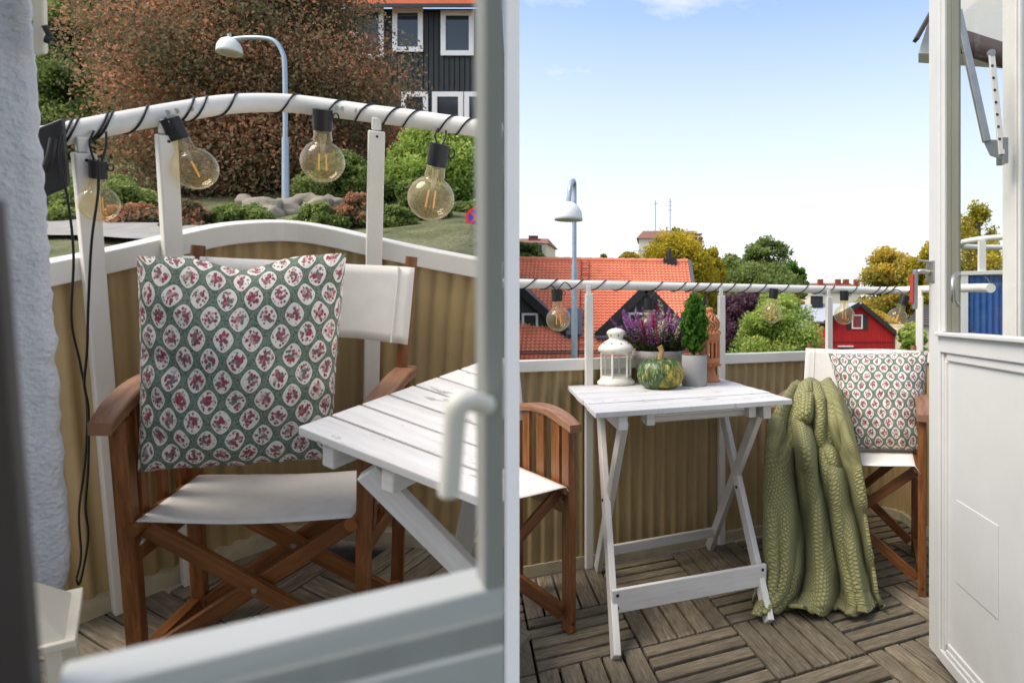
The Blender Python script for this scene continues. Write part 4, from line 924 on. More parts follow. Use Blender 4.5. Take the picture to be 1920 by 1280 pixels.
mb = MB(); mb.box((XD-.012, yE, .9385), (XD+.04, yB+.006, .950)); T.part('sill', mb, 'white_door', bevel=.003)
zt = 2.35
for (a, b, x0, m, nm) in ((1761.5, 1768, .004, 'white_door', 'glazing_bead'), (1768.2, 1776, .009, 'inner_grey', 'inner_frame'), (1776.2, 1781, .011, 'inner_grey', 'inner_frame'), (1781.2, 1792, .006, 'inner_grey', 'inner_frame')):
    mb = MB(); mb.box((XD+x0, dy(b), .951), (XD+.014, dy(a), zt)); T.part(nm, mb, m, bevel=.002)
mb = MB(); mb.add([V(XD+.012, yE, .951), V(XD+.012, dy(1792.3), .951), V(XD+.012, dy(1792.3), zt), V(XD+.012, yE, zt)], [(0,1,2,3)]); T.part('pane', mb, 'clear_glass')
mb = MB(); q = [D(1742, 497), D(1752, 497), D(1752, 532), D(1742, 532)]; mb.slab(V(XD-.004, dy(1753), 1.09), V(.004, 0, 0), V(0, dy(1738)-dy(1753), 0), V(0,0,.062)); lt_ = T.part('latch_plate', mb, 'steel', bevel=.002)
mb = MB(); l0 = V(XD-.006, dy(1746), 1.118); mb.tube(smoothpath([l0, l0+V(-.022, .0, .004), l0+V(-.034, .006, .0)], 5), .008, 10); T.part('spindle', mb, 'steel', lt_)
mb = MB(); mb.slab(l0+V(-.046, -.004, -.105), V(.013, 0, 0), V(0, .020, 0), V(.002, 0, .115)); T.part('latch_lever', mb, 'steel', lt_, bevel=.004)
mb = MB(); mb.slab(l0+V(-.050, -.006, -.088), V(.0038, 0, 0), V(0, .024, 0), V(.001, 0, .085)); T.part('lever_cover', mb, 'red_plastic', lt_, bevel=.002)
mb = MB(); mb.tube([l0+V(-.03,.004,.036), l0+V(.004,.0,.03)], .004, 6); T.part('catch', mb, 'steel', lt_)
mb = MB(); mb.tube(smoothpath([D(1799, 513, -.004), D(1808, 522, -.028), D(1812, 543, -.034), D(1808, 562, -.028), D(1799, 572, -.004)], 6), .0065, 10); T.part('pull_handle', mb, 'steel')
# fixed facade post with awning arms and eave, outside the glass
dp = 2.55
T = Thing('facade_post', 'white facade post beyond the door glass, holding the awning bracket', 'post', V(W(1900, 0, dp).x, dp, 0))
mb = MB(); mb.box((W(1879, 0, dp+.1).x, dp, .004), (W(1879, 0, dp+.1).x+.05, dp+.10, 2.6)); T.part('post', mb, 'white_rail', bevel=.004)
mb = MB(); mb.box((W(1879, 0, dp+.1).x+.0505, dp-.012, .004), (W(1879, 0, dp+.1).x+.30, dp+.10, 2.6)); T.part('post', mb, 'white_rail', bevel=.004)
mb = MB(); mb.box((W(1905, 0, dp).x, dp-.028, .004), (W(1911, 0, dp).x, dp-.0125, 2.6)); T.part('bead', mb, 'white_rail', bevel=.002)
da = dp-.03
T = Thing('folding_awning', 'grey metal folding awning arm beyond the door glass', 'awning arm', W(1875, 300, da))
mb = MB(); mb.bar(W(1796, 20, da+.05), W(1850, 266, da), .026, .018, V(1,0,0)); T.part('arm', mb, 'steel', bevel=.002)
mb = MB(); mb.bar(W(1859, 100, da+.02), W(1878, 290, da), .022, .010, V(1,0,0)); ba = T.part('toothed_bar', mb, 'white_rail', bevel=.002)
for k_ in range(7):
    f = .13+.12*k_; c_ = W(1859, 100, da+.02).lerp(W(1878, 290, da), f)+V(-.003, -.0055, 0); mb = MB(); mb.slab(c_+V(-.006,0,-.004), V(.009,0,0), V(0,-.001,0), V(0,0,.008)); T.part('notch', mb, 'dark_trim', ba)
mb = MB(); mb.tube([W(1859, 100, da+.02)+V(0,-.007,0), W(1859, 100, da+.02)+V(0,.01,0)], .013, 12); T.part('pivot', mb, 'steel', ba)
mb = MB(); a_ = W(1846, 262, da); mb.add([], []); mb.hexa([W(1856, 292, da), W(1884, 302, da), W(1884, 302, da+.02), W(1856, 292, da+.02), W(1842, 262, da), W(1884, 262, da), W(1884, 262, da+.02), W(1842, 262, da+.02)]); T.part('bracket', mb, 'steel', bevel=.002)
mb = MB(); mb.box((W(1879, 0, da).x, da-.004, W(0, 306, da).z), (W(1890, 0, da).x, da+.045, W(0, 258, da).z)); T.part('mounting_plate', mb, 'steel', bevel=.001)
de = 3.4
T = Thing('roof_eave', 'pale boarded eave with brown gutter above the facade post', 'eave', W(1800, 90, de))
mb = MB(); mb.hexa([W(1722, 100, de), W(1900, 108, de-.1), W(1900, 130, de+.6), W(1722, 118, de+.6), W(1742, 36, de), W(1900, -60, de-.1), W(1900, -40, de+.6), W(1742, 48, de+.6)]); T.part('soffit', mb, 'eave_white')
mb = MB(); mb.tube([W(1790, 74, de-.12), W(1960, 130, de-.28)], .052, 14); T.part('gutter', mb, 'eave_brown')
mb = MB(); mb.bar(W(1717, 76, de-.03), W(1747, 22, de-.03), .018, .05, V(0,0,1)); T.part('verge', mb, 'eave_brown')
# neighbour's balcony
dn_ = 5.2
T = Thing('neighbour_balcony', 'blue corrugated balcony front with white tube rail beyond the door glass', 'balcony', W(1840, 625, dn_))
pl_ = [W(1795, 0, dn_), W(1850, 0, dn_+.02), W(1930, 0, dn_+.05)]
mb = MB(); corrugated(mb, [V(p.x, p.y, 0) for p in pl_], -1.2, W(0, 515, dn_).z, 0, .05, .010); T.part('corrugated_panel', mb, 'blue_metal')
mb = MB(); mb.bar(W(1792, 513, dn_), W(1935, 509, dn_), .03, .05, V(0,0,1)); T.part('sill_rail', mb, 'white_rail', bevel=.003)
mb = MB(); mb.tube(smoothpath([W(1935, 442, dn_-.1), W(1860, 446, dn_), W(1815, 452, dn_+.1), W(1802, 458, dn_+.35), W(1820, 463, dn_+.6), W(1930, 464, dn_+.8)], 8), .022, 10); T.part('top_rail', mb, 'white_rail')
mb = MB(); mb.bar(W(1841, 513, dn_), W(1841, 452, dn_), .05, .03, V(1,0,0)); T.part('post', mb, 'white_rail')
mb = MB(); mb.box((W(1800, 0, dn_).x, dn_-.02, -1.2), (W(1813, 0, dn_).x, dn_+.0, W(0, 514, dn_).z)); T.part('end_trim', mb, 'white_rail')

# ================================================================== STREET AND HOUSES
def lamp(label, foot, top_z, head, path, rpole, hr, fr=MI):
    T = Thing('street_lamp', label, 'street lamp', foot, 'street lamps')
    mb = MB(); mb.tube([foot, V(path[0].x, path[0].y, path[0].z+.02)], [rpole*1.15, rpole], 12); T.part('pole', mb, 'galv')
    mb = MB(); mb.tube(path, rpole*.72, 10); T.part('arm', mb, 'galv')
    mb = MB(); c = Vector(head); mb.lathe([(0, hr*1.15), (hr*.3, hr*1.1), (hr*.65, hr*.9), (hr*.92, hr*.45), (hr, 0), (hr*1.0, -hr*.2), (hr*.93, -hr*.2)], c, 26); h_ = T.part('lamp_shade', mb, 'white_paint')
    mb = MB(); mb.lathe([(0, -hr*.26), (hr*.5, -hr*.24), (hr*.92, -hr*.16)], c, 22); T.part('lamp_lens', mb, 'lantern_white', h_)
    mb = MB(); mb.tube([c+V(0,0,hr*1.1), c+V(0,0,hr*1.4)], hr*.16, 10); T.part('lamp_neck', mb, 'galv', h_)
d = 9.0; f_ = W(1076, 0, d); f_.z = GZ
lamp('tall street lamp with dome shade in front of the orange roof', f_, W(0, 420, d).z, W(1066, 408, d-.5), smoothpath([W(1077, 500, d), W(1077, 400, d), W(1077, 352, d), W(1076, 340, d-.12), W(1073, 340, d-.32), W(1069, 352, d-.47), W(1067, 376, d-.5)], 6), .040, .172)
d = 14.0; f_ = W(536, 430, d); f_.z = float(hillz(d))-.3
lamp('street lamp with curved arm and dome shade in front of the rust coloured tree', f_, W(0, 220, d).z, W(430, 96, d), smoothpath([W(535, 260, d), W(534, 130, d), W(529, 98, d), W(515, 78, d), W(492, 72, d), W(455, 72, d), W(430, 76, d)], 6), .066, .24)
# orange tiled house
def windowpart(T, cen, ex, w_, h_, nrm, glass='window_dark', fw=.07, bars=0):
    """a framed pane in a wall: cen middle, ex along the wall, nrm out of the wall"""
    zz = V(0,0,1); f = MB()
    for (a, b, c_, e) in ((-w_/2, -h_/2, w_, fw), (-w_/2, h_/2-fw, w_, fw)): f.slab(cen+ex*a+zz*b+nrm*.002, ex*c_, nrm*.05, zz*e)
    for a in (-w_/2, w_/2-fw): f.slab(cen+ex*a+zz*(-h_/2+fw)+nrm*.002, ex*fw, nrm*.05, zz*(h_-2*fw))
    for b in range(bars): f.slab(cen+ex*(-w_/2+(b+1)*w_/(bars+1)-fw*.3)+zz*(-h_/2+fw)+nrm*.002, ex*fw*.6, nrm*.04, zz*(h_-2*fw))
    wf = T.part('window', f, 'white_paint')
    g_ = MB(); g_.slab(cen+ex*(-w_/2+fw)+zz*(-h_/2+fw)+nrm*.001, ex*(w_-2*fw), nrm*.008, zz*(h_-2*fw)); T.part('pane', g_, glass, wf)
    return wf
R0_, R1_ = W(962, 486.5, 24.7), W(1289, 491, 26.0); R1_.z = R0_.z = W(1100, 489, 25.2).z
er_ = (R1_-R0_).normalized(); dwn = V(.06, -.735, -.675).normalized(); nr_ = er_.cross(dwn).normalized()
if nr_.z < 0: nr_ = -nr_
T = Thing('orange_roofed_house', 'house with steep orange tile roof and dark gabled dormers below the rail', 'house', V((R0_.x+R1_.x)/2, 25, GZ))
LR, LS = (R1_-R0_).length, 5.6; ROWS, CPT = 38, 6; ntile = int(LR/.135); mb = MB(); step = LS/ROWS
for r_ in range(ROWS):
    a_, b_ = [], []
    for c_ in range(ntile*CPT+1):
        s_ = c_/CPT; wv = .016*math.cos(2*math.pi*s_)+.008*math.cos(4*math.pi*s_+.7); base_ = R0_+er_*(LR*s_/ntile)
        a_.append(base_+dwn*(r_*step-.02)+nr_*(wv+.005)); b_.append(base_+dwn*((r_+1)*step)+nr_*(wv+.05))
    mb.grid([a_, b_], None, True); lip = [p-nr_*.04 for p in b_]; mb.grid([b_, lip], None, False)
rf = T.part('roof_tiles', mb, 'roof_orange', kind='stuff')
mb = MB(); mb.slab(R0_-nr_*.15, er_*LR, dwn*LS, nr_*.10); mb.slab(R0_+V(0,.1,-.14), er_*LR, V(-.06,3.9,-3.6), V(0,0,.1)); roof = T.part('roof', mb, 'roof_brown')
mb = MB()
for k_ in range(int(LR/.4)): p = R0_+er_*(k_*.4); mb.tube([p+V(0,0,.03), p+er_*.41+V(0,0,.045)], [.085, .092], 8)
T.part('ridge_tiles', mb, 'roof_orange', roof, kind='stuff')
mb = MB(); mb.slab(R1_-nr_*.16, er_*.12, dwn*LS, nr_*.30); T.part('verge_board', mb, 'lead', roof)
mb = MB(); q = R0_+dwn*LS; mb.box((q.x, q.y+.5, GZ), (R1_.x+.1, q.y+6.5, q.z+.1)); T.part('wall', mb, 'render_cream')
# chimney cowl, snow rails and roof ladder
cp = W(1256, 488, 25.9); mb = MB(); mb.box((cp.x-.25, cp.y-.2, cp.z-.3), (cp.x+.25, cp.y+.25, cp.z+.05)); ch = T.part('chimney', mb, 'dark_trim', roof); mb = MB(); mb.tube([cp+V(0,0,.0), cp+V(-.06,0,.22), cp+V(.02,0,.45)], [.13,.10,.05], 10); T.part('cowl', mb, 'dark_trim', roof)
mb = MB(); mb.tube([cp+V(-1.1,.1,-.1), cp+V(-1.1,.1,.42)], .012, 5); mb.tube([cp+V(-1.35,.1,.36), cp+V(-.85,.1,.36)], .01, 5); T.part('aerial', mb, 'galv', roof)
def on_roof(s_, l_): return R0_+er_*s_+dwn*l_+nr_*.10
sA = (W(1090, 500, 25.2)-R0_).dot(er_)
mb = MB()
for dx in (0, .28): mb.tube([on_roof(sA+dx, .1), on_roof(sA+dx, 4.9)], .018, 5)
for k_ in range(15): mb.tube([on_roof(sA, .25+k_*.32), on_roof(sA+.28, .25+k_*.32)], .014, 5)
T.part('roof_ladder', mb, 'brick_red', roof)
for l_ in (4.72, 4.80):
    mb = MB(); mb.tube([on_roof(.1, l_)+nr_*.06, on_roof(LR-.2, l_)+nr_*.06], .018, 5); T.part('snow_rail', mb, 'dark_trim', roof)
def dormer(px0, px1, apx_px, apx_y, base_y, d, win):
    zb, za = W(0, base_y, d).z, W(0, apx_y, d).z; a_, b_ = W(px0, base_y, d), W(px1, base_y, d); ap = W(apx_px, apx_y, d); back = V(0, 4.2, 0)
    mb = MB(); mb.add([a_, b_, ap], [(0,1,2)]); dr = T.part('dormer', mb, 'green_boards', label='dark green boarded dormer gable')
    n_ = int((b_.x-a_.x)/.14)
    for k_ in range(1, n_):
        x_ = a_.x+(b_.x-a_.x)*k_/n_; h_ = (za-zb)*(1-abs(x_-ap.x)/((ap.x-a_.x) if x_ < ap.x else (b_.x-ap.x)))
        if h_ > .15: mb = MB(); mb.box((x_-.016, d-.025, zb), (x_+.016, d-.002, zb+h_-.05)); T.part('batten', mb, 'green_boards', dr)
    for (e_, s_) in ((a_, -1), (b_, 1)):
        dirv = (e_-ap).normalized(); e2 = e_+dirv*.15; mb = MB(); nn = V(0,-1,0).cross(dirv).normalized(); nn = nn if nn.z > 0 else -nn
        mb.slab(ap-V(0,.16,0)+nn*.01, e2-ap, back+V(0,.16,0), nn*.12); T.part('dormer_roof', mb, 'roof_orange' if s_ < 0 and px0 > 1100 else 'lead', dr)
        mb = MB(); mb.slab(ap-V(0,.20,0)-nn*.10, e2-ap, V(0,.035,0), nn*.26); T.part('barge_board', mb, 'dark_trim', dr)
    mb = MB(); mb.slab(W(px0-12, base_y+9, d-.25), V(b_.x-a_.x+.4, 0, 0), V(0,.3,.2), V(0,0,.06)); T.part('flashing', mb, 'lead', dr)
    if win: windowpart(T, W(win[0], win[1], d-.03), V(1,0,0), win[2], win[3], V(0,-1,0), 'window_dark', .07)
dormer(905, 1064, 968, 538, 626, 22.4, (994, 606, .52, .66)); dormer(1127, 1291, 1212, 543, 626, 22.4, (1216, 612, 1.3, .9))
# skylight hatch beside the lamp post
mb = MB(); p = on_roof((W(1078, 600, 23)-R0_).dot(er_), 2.75); mb.slab(p, er_*.5, dwn*1.25, nr_*.08); T.part('roof_hatch', mb, 'lead', roof)
# apartment blocks far off
def block(label, px0, px1, wall_top, eave_rise, d, dep, wins, balc):
    zb = GZ; a_, b_ = W(px0, wall_top, d), W(px1, wall_top, d); w_ = b_.x-a_.x
    T = Thing('apartment_block', label, 'apartment block', V((a_.x+b_.x)/2, d, zb), 'far apartment blocks')
    mb = MB(); mb.box((a_.x, d, zb), (b_.x, d+dep, a_.z)); T.part('wall', mb, 'render_cream')
    rz = W(0, wall_top-eave_rise, d).z; mb = MB(); o_ = .5; mb.add([V(a_.x-o_, d-o_, a_.z), V(b_.x+o_, d-o_, a_.z), V(b_.x+o_, d+dep+o_, a_.z), V(a_.x-o_, d+dep+o_, a_.z), V(a_.x+w_*.06, d+dep*.5, rz), V(b_.x-w_*.06, d+dep*.5, rz)], [(0,1,5,4), (1,2,5), (2,3,4,5), (3,0,4), (3,2,1,0)]); rf_ = T.part('roof', mb, 'roof_brown')
    mb = MB(); q = W((px0+px1)/2+12, wall_top-eave_rise, d); mb.box((q.x-.8, d+dep*.5-.5, rz-.4), (q.x+.9, d+dep*.5+.5, rz+.55)); T.part('chimney', mb, 'dark_trim', rf_)
    for (x, y, ww, hh) in wins: windowpart(T, W(x, y, d), V(1,0,0), ww, hh, V(0,-1,0), 'window_dark', .12)
    for (x, y, ww) in balc:
        q = W(x, y, d); mb = MB(); mb.box((q.x-ww/2, d-1.1, q.z-.5), (q.x+ww/2, d-.01, q.z+.45)); T.part('balcony', mb, 'green_boards'); mb = MB(); mb.box((q.x-ww/2, d-1.15, q.z+1.5), (q.x+ww/2, d-.02, q.z+1.75)); T.part('awning', mb, 'brick_red')
    return T, rz, dep
d = 140; B, rz, dep = block('cream apartment block with brown roof and two antennas above the yellow birch', 1198, 1314, 447, 20, d, 11, [(1230, 452.5, 1.0, 1.3), (1274, 452.5, 1.0, 1.3)], [(1302, 455, 3.0)])
for x, yt in ((1229, 376), (1256.5, 372)):
    mb = MB(); q = W(x, 0, d+5); mb.tube([V(q.x, d+5, rz-1), V(q.x, d+5, W(0, yt, d+5).z)], .10, 6)
    for k_ in range(3 if x > 1240 else 1): z = W(0, yt+6+8*k_, d+5).z; mb.tube([V(q.x-.45, d+5, z), V(q.x+.45, d+5, z)], .05, 5)
    B.part('antenna', mb, 'galv')
block('cream apartment block with stepped brown roof at the partition, above the orange roof', 930, 1024, 457, 16, 130, 12, [(988, 463, 1.0, 1.2), (1012, 464, 1.0, 1.2)], [(1003, 466, 2.2)])
# far house with four chimneys
d = 85; T = Thing('chimney_house', 'far brown roofed house with a row of red brick chimneys above the rail', 'house', W(1568, 600, d))
a_, b_ = W(1522, 541, d), W(1614, 541, d); mb = MB(); mb.box((a_.x, d, GZ), (b_.x, d+8, a_.z)); T.part('wall', mb, 'render_cream')
rz = W(0, 528, d).z; mb = MB(); mb.add([V(a_.x-.4, d-.4, a_.z-.1), V(b_.x+.4, d-.4, a_.z-.1), V(b_.x-.3, d+4, rz), V(a_.x+.8, d+4, rz), V(a_.x-.4, d+8.4, a_.z-.1), V(b_.x+.4, d+8.4, a_.z-.1)], [(0,1,2,3), (3,2,5,4), (0,3,4), (1,5,2)]); rf_ = T.part('roof', mb, 'roof_brown')
for x in (1538, 1571, 1586, 1606): q = W(x, 528, d+3); mb = MB(); mb.box((q.x-.30, d+2.6, q.z-.6), (q.x+.30, d+3.4, q.z+.30)); T.part('chimney', mb, 'brick_red', rf_)
# grey sheet metal roof
d = 46; T = Thing('grey_roofed_house', 'long low house with pale grey sheet metal roof behind the lime shrub', 'house', W(1560, 640, d))
def sheetroof(T, c4, n_, m):
    mb = MB(); u_ = (c4[1]-c4[0]); v_ = (c4[3]-c4[0]); nn = u_.cross(v_).normalized(); nn = nn if nn.z > 0 else -nn
    mb.add(c4, [(0,1,2,3)]); r_ = T.part('roof', mb, m, solid=.12)
    for k_ in range(n_+1): f = k_/n_; mb = MB(); mb.bar(c4[0].lerp(c4[1], f)+nn*.03, c4[3].lerp(c4[2], f)+nn*.03, .04, .06); T.part('standing_seam', mb, m, r_)
sheetroof(T, [W(1480, 632, d), W(1600, 636, d), W(1600, 568, d+3.4), W(1500, 571, d+3.4)], 9, 'roof_grey')
mb = MB(); p = W(1500, 640, d); mb.box((p.x-.3, d+.4, GZ), (W(1598, 0, d).x, d+6, p.z+.1)); T.part('wall', mb, 'render_cream')
mb = MB(); q = W(1531, 563, d+3.3); mb.box((q.x-.36, d+2.9, q.z-.5), (q.x+.36, d+3.6, q.z+.30)); T.part('chimney', mb, 'dark_trim'); mb = MB(); mb.box((q.x-.42, d+2.8, q.z+.301), (q.x+.42, d+3.7, q.z+.38)); T.part('chimney_cap', mb, 'roof_grey')
# red gabled house
d = 42; T = Thing('red_house', 'red boarded gable house with black roof edge and one shuttered window', 'house', W(1614, 700, d))
pts = [W(1552, 600, d), W(1611, 569, d), W(1674, 612, d), W(1676, 628, d)]
gz = V(0,0,1); wl_ = [V(W(1553,0,d).x, d, GZ), V(W(1676,0,d).x, d, GZ), W(1676, 625, d), W(1611, 571, d), W(1553, 602, d)]
mb = MB(); mb.add(wl_+[p+V(0,6,0) for p in wl_], [(0,1,2,3,4), (9,8,7,6,5), (1,6,7,2), (0,4,9,5)]); wl2 = T.part('wall', mb, 'red_boards')
def roofline(x):
    a, b, c_ = wl_[4], wl_[3], wl_[2]; return a.z+(b.z-a.z)*(x-a.x)/(b.x-a.x) if x < b.x else b.z+(c_.z-b.z)*(x-b.x)/(c_.x-b.x)
n_ = 28
for k_ in range(n_+1):
    x = wl_[0].x+.03+(wl_[1].x-wl_[0].x-.06)*k_/n_; z1 = roofline(x)-.02; zs = W(0, 641, d).z
    mb = MB(); mb.box((x-.025, d-.03, zs+.03), (x+.025, d-.001, z1)); T.part('batten', mb, 'red_boards', wl2)
    mb = MB(); mb.box((x-.025, d-.04, GZ), (x+.025, d-.011, zs)); T.part('batten', mb, 'red_boards', wl2)
mb = MB(); mb.box((wl_[0].x-.01, d-.05, W(0, 642, d).z), (wl_[1].x+.01, d-.002, W(0, 640.5, d).z)); T.part('belt_board', mb, 'dark_trim')
for a, b in ((wl_[3], wl_[4]), (wl_[3], wl_[2])):
    dv = (b-a).normalized(); b2 = b+dv*.3; nn = V(0,-1,0).cross(dv); nn = nn if nn.z > 0 else -nn
    mb = MB(); mb.slab(a-V(0,.25,0)+nn*.02, b2-a, V(0,6.55,0), nn*.12); T.part('roof', mb, 'roof_grey'); mb = MB(); mb.slab(a-V(0,.30,0)-nn*.08, b2-a, V(0,.045,0), nn*.26); T.part('barge_board', mb, 'dark_trim')
windowpart(T, W(1607, 603, d-.02), V(1,0,0), .66, .86, V(0,-1,0), 'window_dark', .08)
for x, ww in ((1622.5, .26), (1591, .24)): q = W(x, 604, d-.02); mb = MB(); mb.slab(q-V(ww/2,0,.44), V(ww,0,0), V(0,-.04,0), V(0,0,.88)); T.part('shutter', mb, 'black_boards')
mb = MB(); q = W(1586, 650, d-.02); mb.slab(q-V(.5,.25,0), V(.9,0,0), V(0,.25,0), V(0,0,.07)); T.part('ledge', mb, 'white_paint')
# slate roof at the right
d = 40; T = Thing('slate_roofed_shed', 'low building with brown grey tiled roof behind the last bulb', 'shed', W(1725, 640, d))
mb = MB(); c4 = [W(1694, 610, d), W(1790, 614, d), W(1790, 560, d+3.5), W(1726, 576, d+3.5)]
for k_ in range(9):
    f0, f1 = k_/9, (k_+1)/9; a0, a1 = c4[0].lerp(c4[3], f0), c4[1].lerp(c4[2], f0); b0_, b1_ = c4[0].lerp(c4[3], f1), c4[1].lerp(c4[2], f1); mb.hexa([a0, a1, b1_, b0_, a0+V(0,0,.12), a1+V(0,0,.12), b1_+V(0,0,.04), b0_+V(0,0,.04)])
T.part('roof', mb, 'roof_slate'); mb = MB(); mb.box((c4[0].x+.2, d+.2, GZ), (c4[1].x, d+4, c4[0].z)); T.part('wall', mb, 'render_cream')
mb = MB(); q = W(1455, 0, 60); mb.tube([V(q.x, 60, GZ), V(q.x, 60, W(0, 508, 60).z)], .09, 8); single('flagpole', mb, 'white_paint', 'thin white flagpole in front of the green trees', 'flagpole', V(q.x, 60, GZ))

# ================================================================== TREES
def T_(name, label, px, top, half, d, bot, mat, n, leaf, seed, **k):
    p = W(px, 0, d); p.z = GZ; r_ = half/FPX*d; zt = W(0, top, d).z; zb_ = W(0, bot, d).z
    return tree(name, label, p, zt-GZ, r_, r_, max(.3, zb_-GZ), mat, n, leaf, seed, **k)
GT = 'garden trees beyond the balcony'
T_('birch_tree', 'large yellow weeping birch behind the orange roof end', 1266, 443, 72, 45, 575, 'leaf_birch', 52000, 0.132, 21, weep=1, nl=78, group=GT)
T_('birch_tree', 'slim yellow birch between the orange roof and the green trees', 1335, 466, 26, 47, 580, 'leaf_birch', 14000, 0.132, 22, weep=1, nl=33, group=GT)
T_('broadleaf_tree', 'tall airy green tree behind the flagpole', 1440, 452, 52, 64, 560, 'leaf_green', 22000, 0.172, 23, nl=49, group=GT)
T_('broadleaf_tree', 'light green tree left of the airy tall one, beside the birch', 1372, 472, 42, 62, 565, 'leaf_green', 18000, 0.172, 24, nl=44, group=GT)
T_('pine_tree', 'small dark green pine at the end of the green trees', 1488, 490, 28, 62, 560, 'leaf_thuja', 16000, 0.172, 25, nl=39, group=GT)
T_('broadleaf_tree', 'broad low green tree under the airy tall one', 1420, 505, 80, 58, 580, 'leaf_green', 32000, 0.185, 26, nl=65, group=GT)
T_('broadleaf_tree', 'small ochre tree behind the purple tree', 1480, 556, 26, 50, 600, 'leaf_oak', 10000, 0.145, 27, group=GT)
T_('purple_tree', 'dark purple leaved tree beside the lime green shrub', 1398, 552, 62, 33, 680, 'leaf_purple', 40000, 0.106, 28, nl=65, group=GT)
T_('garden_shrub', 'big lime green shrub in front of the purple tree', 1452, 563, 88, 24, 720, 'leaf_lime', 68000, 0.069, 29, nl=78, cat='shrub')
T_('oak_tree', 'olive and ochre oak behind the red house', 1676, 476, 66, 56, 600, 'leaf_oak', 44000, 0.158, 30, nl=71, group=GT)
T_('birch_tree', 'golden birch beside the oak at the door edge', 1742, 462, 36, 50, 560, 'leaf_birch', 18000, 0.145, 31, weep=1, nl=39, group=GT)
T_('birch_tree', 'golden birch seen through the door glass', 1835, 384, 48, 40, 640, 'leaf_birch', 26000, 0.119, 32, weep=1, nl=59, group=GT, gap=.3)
T_('oak_tree', 'dull green tree between the chimney house and red house', 1634, 590, 46, 47, 640, 'leaf_oak', 18000, 0.132, 33, group=GT)
T_('garden_shrub', 'bright green shrub beside the red house wall', 1708, 612, 34, 30, 720, 'leaf_lime', 22000, 0.086, 34, cat='shrub')
T_('pine_tree', 'dark conifer above the orange ridge below the first apartment block', 990, 459, 34, 60, 520, 'leaf_green', 18000, 0.198, 35, group=GT)
T_('broadleaf_tree', 'tiny treetop showing over the middle of the orange ridge', 1133, 476, 13, 60, 520, 'leaf_oak', 5000, 0.165, 36, group=GT)
T_('broadleaf_tree', 'small treetop over the ridge beside the yellow birch', 1180, 474, 22, 62, 520, 'leaf_oak', 8000, 0.185, 37, group=GT)
T_('broadleaf_tree', 'dark green tree between the white post and the purple tree', 1358, 600, 22, 36, 690, 'leaf_green', 10000, 0.119, 38, group=GT)
# the slope behind the other balcony
def TH_(name, label, px, top, half, d, bot, mat, n, leaf, seed, **k):
    p = W(px, 0, d); p.z = float(hillz(d))-.1; r_ = half/FPX*d; zt = W(0, top, d).z; zb_ = W(0, bot, d).z
    return tree(name, label, p, zt-p.z, r_, r_*.8, max(.05, zb_-p.z), mat, n, leaf, seed, **k)
GS = 'trees and shrubs on the slope'
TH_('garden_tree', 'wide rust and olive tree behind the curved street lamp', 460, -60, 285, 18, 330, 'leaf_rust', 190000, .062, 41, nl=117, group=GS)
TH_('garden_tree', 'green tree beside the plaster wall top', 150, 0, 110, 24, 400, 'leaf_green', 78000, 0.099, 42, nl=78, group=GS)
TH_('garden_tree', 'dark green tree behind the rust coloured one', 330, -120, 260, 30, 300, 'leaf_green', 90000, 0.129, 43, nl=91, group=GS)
TH_('hedge_shrub', 'rounded green hedge below the black house', 830, 250, 110, 16.5, 420, 'leaf_lime', 78000, 0.059, 44, nl=78, group=GS, cat='shrub')
TH_('hedge_shrub', 'green shrub beside the road sign below the hedge', 790, 345, 55, 13.2, 450, 'leaf_green', 42000, 0.050, 45, nl=52, group=GS, cat='shrub')
TH_('hedge_shrub', 'dark shrub under the rust coloured tree beside the lamp pole', 640, 300, 80, 15.5, 420, 'leaf_green', 48000, 0.059, 46, nl=52, group=GS, cat='shrub')
TH_('hedge_shrub', 'dark shrub beside the path near the plaster wall', 200, 345, 90, 13.6, 430, 'leaf_green', 48000, 0.055, 47, nl=52, group=GS, cat='shrub')
TH_('hedge_shrub', 'olive shrub between the path and the lamp pole', 420, 330, 50, 16.8, 410, 'leaf_rust', 27000, 0.055, 48, nl=39, group=GS, cat='shrub')
for i, (px, top, half, d_, bot) in enumerate(((355, 385, 48, 11.8, 450), (455, 392, 60, 12.2, 440), (590, 388, 52, 12.0, 440), (668, 372, 50, 12.4, 450), (735, 392, 46, 12.3, 452), (110, 400, 60, 12.6, 440), (255, 392, 60, 12.4, 445), (900, 395, 50, 14.5, 430))):
    TH_('ground_shrub', ('low green shrub growing at the edge of the path' if i % 3 else 'low rust brown shrub growing at the edge of the path'), px, top, half, d_, bot, 'leaf_green' if i % 3 else 'leaf_rust', 9000, .055, 60+i, nl=26, group='low shrubs at the path edge', cat='shrub')
# black boarded house on the slope
d = 24; zg = float(hillz(d))-.3
T = Thing('black_house', 'black boarded house with white windows and orange roof on the slope', 'house', V(W(790, 0, d).x, d, zg))
x0, x1 = W(610, 0, d).x, W(940, 0, d).x; zt = W(0, 17, d).z
x1b = W(946, 0, d+5).x; mb = MB(); mb.hexa([V(x0,d,zg), V(x1,d,zg), V(x1b,d+5,zg), V(x0,d+5,zg), V(x0,d,zt), V(x1,d,zt), V(x1b,d+5,zt), V(x0,d+5,zt)]); T.part('wall', mb, 'black_boards')
n_ = 34
for k_ in range(n_): x = x0+(x1-x0)*(k_+.5)/n_; mb = MB(); mb.box((x-.07, d-.03, W(0, 232, d).z), (x+.07, d-.001, zt-.02)); T.part('board', mb, 'black_boards')
mb = MB(); mb.box((x0-.1, d-.02, zg), (x1-.01, d+.02, W(0, 233, d).z)); T.part('brick_base', mb, 'brick_red')
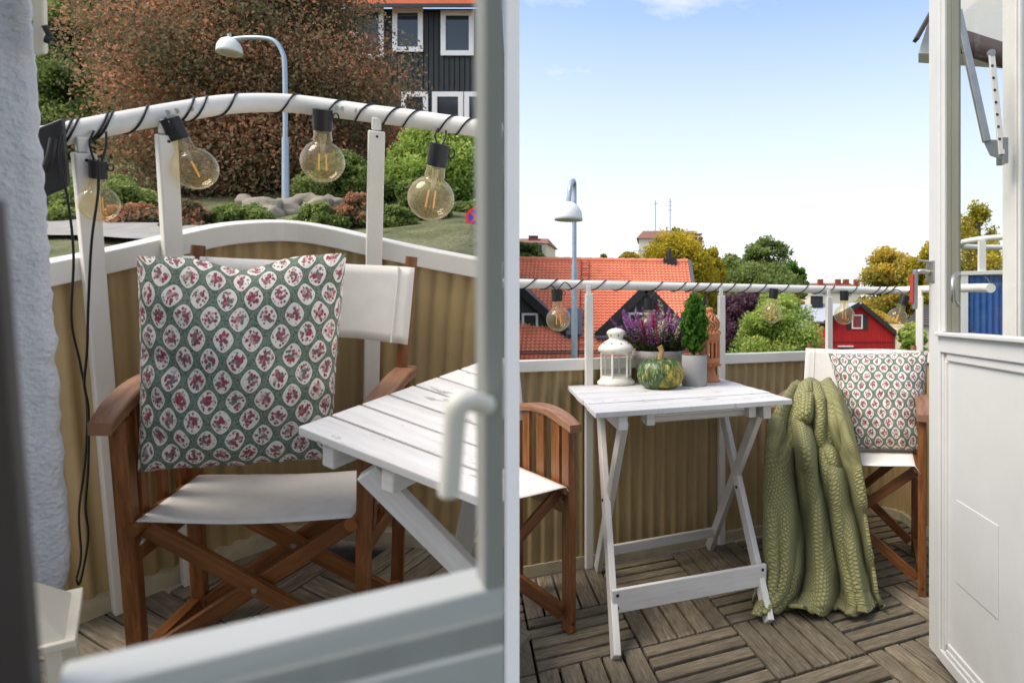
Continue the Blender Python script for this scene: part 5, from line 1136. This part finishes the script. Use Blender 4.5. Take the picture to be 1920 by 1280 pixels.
for (px, py, w_, h_) in ((690, 62, 60, 95), (765, 57, 57, 82), (858, 63, 62, 84), (778, 208, 50, 70), (840, 208, 58, 70), (900, 208, 58, 70)):
    windowpart(T, W(px, py, d-.035), V(1,0,0), w_/FPX*d, h_/FPX*d, V(0,-1,0), 'window_dark', .17)
mb = MB(); mb.hexa([V(x0-.3,d-.5,zt-.05), V(x1,d-.5,zt-.05), V(x1b,d+5,zt+3.2), V(x0-.3,d+5,zt+3.2), V(x0-.3,d-.5,zt+.13), V(x1,d-.5,zt+.13), V(x1b,d+5,zt+3.38), V(x0-.3,d+5,zt+3.38)]); T.part('roof', mb, 'roof_orange_far')
mb = MB(); mb.box((x0-.3, d-.56, zt-.18), (x1, d-.51, zt-.06)); T.part('gutter', mb, 'dark_trim')
d = 40; T = Thing('slope_house', 'far house with orange roof showing over the green tree by the plaster wall', 'house', V(W(150, 0, d).x, d, float(hillz(d))-.5)); x0, x1 = W(60, 0, d).x, W(208, 0, d).x
mb = MB(); zb_ = W(0, 34, d).z; mb.box((x0, d, float(hillz(d))-.5), (x1-.2, d+5, zb_+.1)); T.part('wall', mb, 'brick_red'); mb = MB(); mb.slab(V(x0-.3, d-.4, zb_), V(x1-x0+.3, 0, 0), V(0, 5, 2.6), V(0,0,.18)); T.part('roof', mb, 'roof_orange_far')
# road sign
d = 12.4; p = W(893, 408, d); zg = float(hillz(d))-.3; T = Thing('road_sign', 'round blue no stopping sign with red ring on a thin grey pole', 'road sign', V(p.x, d, zg))
mb = MB(); mb.tube([V(p.x, d+.04, zg), V(p.x, d+.04, p.z+.2)], .035, 10); T.part('pole', mb, 'galv')
mb = MB(); mb.tube([p+V(0,.0,0), p+V(0,.015,0)], .19, 32); T.part('sign_plate', mb, 'sign_blue')
ring = [p+V(math.cos(a)*.165, -.004, math.sin(a)*.165) for a in [2*math.pi*i/36 for i in range(36)]]; mb = MB(); P = [[p+V(math.cos(a)*r_, -.004, math.sin(a)*r_) for r_ in (.14, .19)] for a in [2*math.pi*i/36 for i in range(37)]]; mb.grid(P, None, False); T.part('red_ring', mb, 'sign_ring')
for s_ in (1, -1): mb = MB(); mb.bar(p+V(-.115, -.006-.002*s_, -.115*s_), p+V(.115, -.006-.002*s_, .115*s_), .045, .002, V(1, 0, -s_)); T.part('red_bar', mb, 'sign_red')
# stones by the path
for i, (px, py, r_) in enumerate(((505, 365, .30), (545, 352, .26), (585, 372, .34), (470, 385, .24), (622, 380, .22))):
    d = 13.6+.25*i; c_ = W(px, py, d); c_.z = float(hillz(d))+.1; mb = MB(); bm = bmesh.new(); bmesh.ops.create_icosphere(bm, subdivisions=3, radius=r_)
    vs = [c_+Vector((v.co.x*1.3, v.co.y, v.co.z*.8))*(1+.55*mn.noise(v.co*4.5+V(i*7, 0, 0))+.2*mn.noise(v.co*11)) for v in bm.verts]; fs = [[v.index for v in f.verts] for f in bm.faces]; mb.add(vs, fs, None, True); bm.free()
    single('boulder', mb, 'stone', 'pale boulder lying under the rust coloured tree on the slope', 'boulder', c_-V(0,0,r_*.5), 'boulders on the slope')
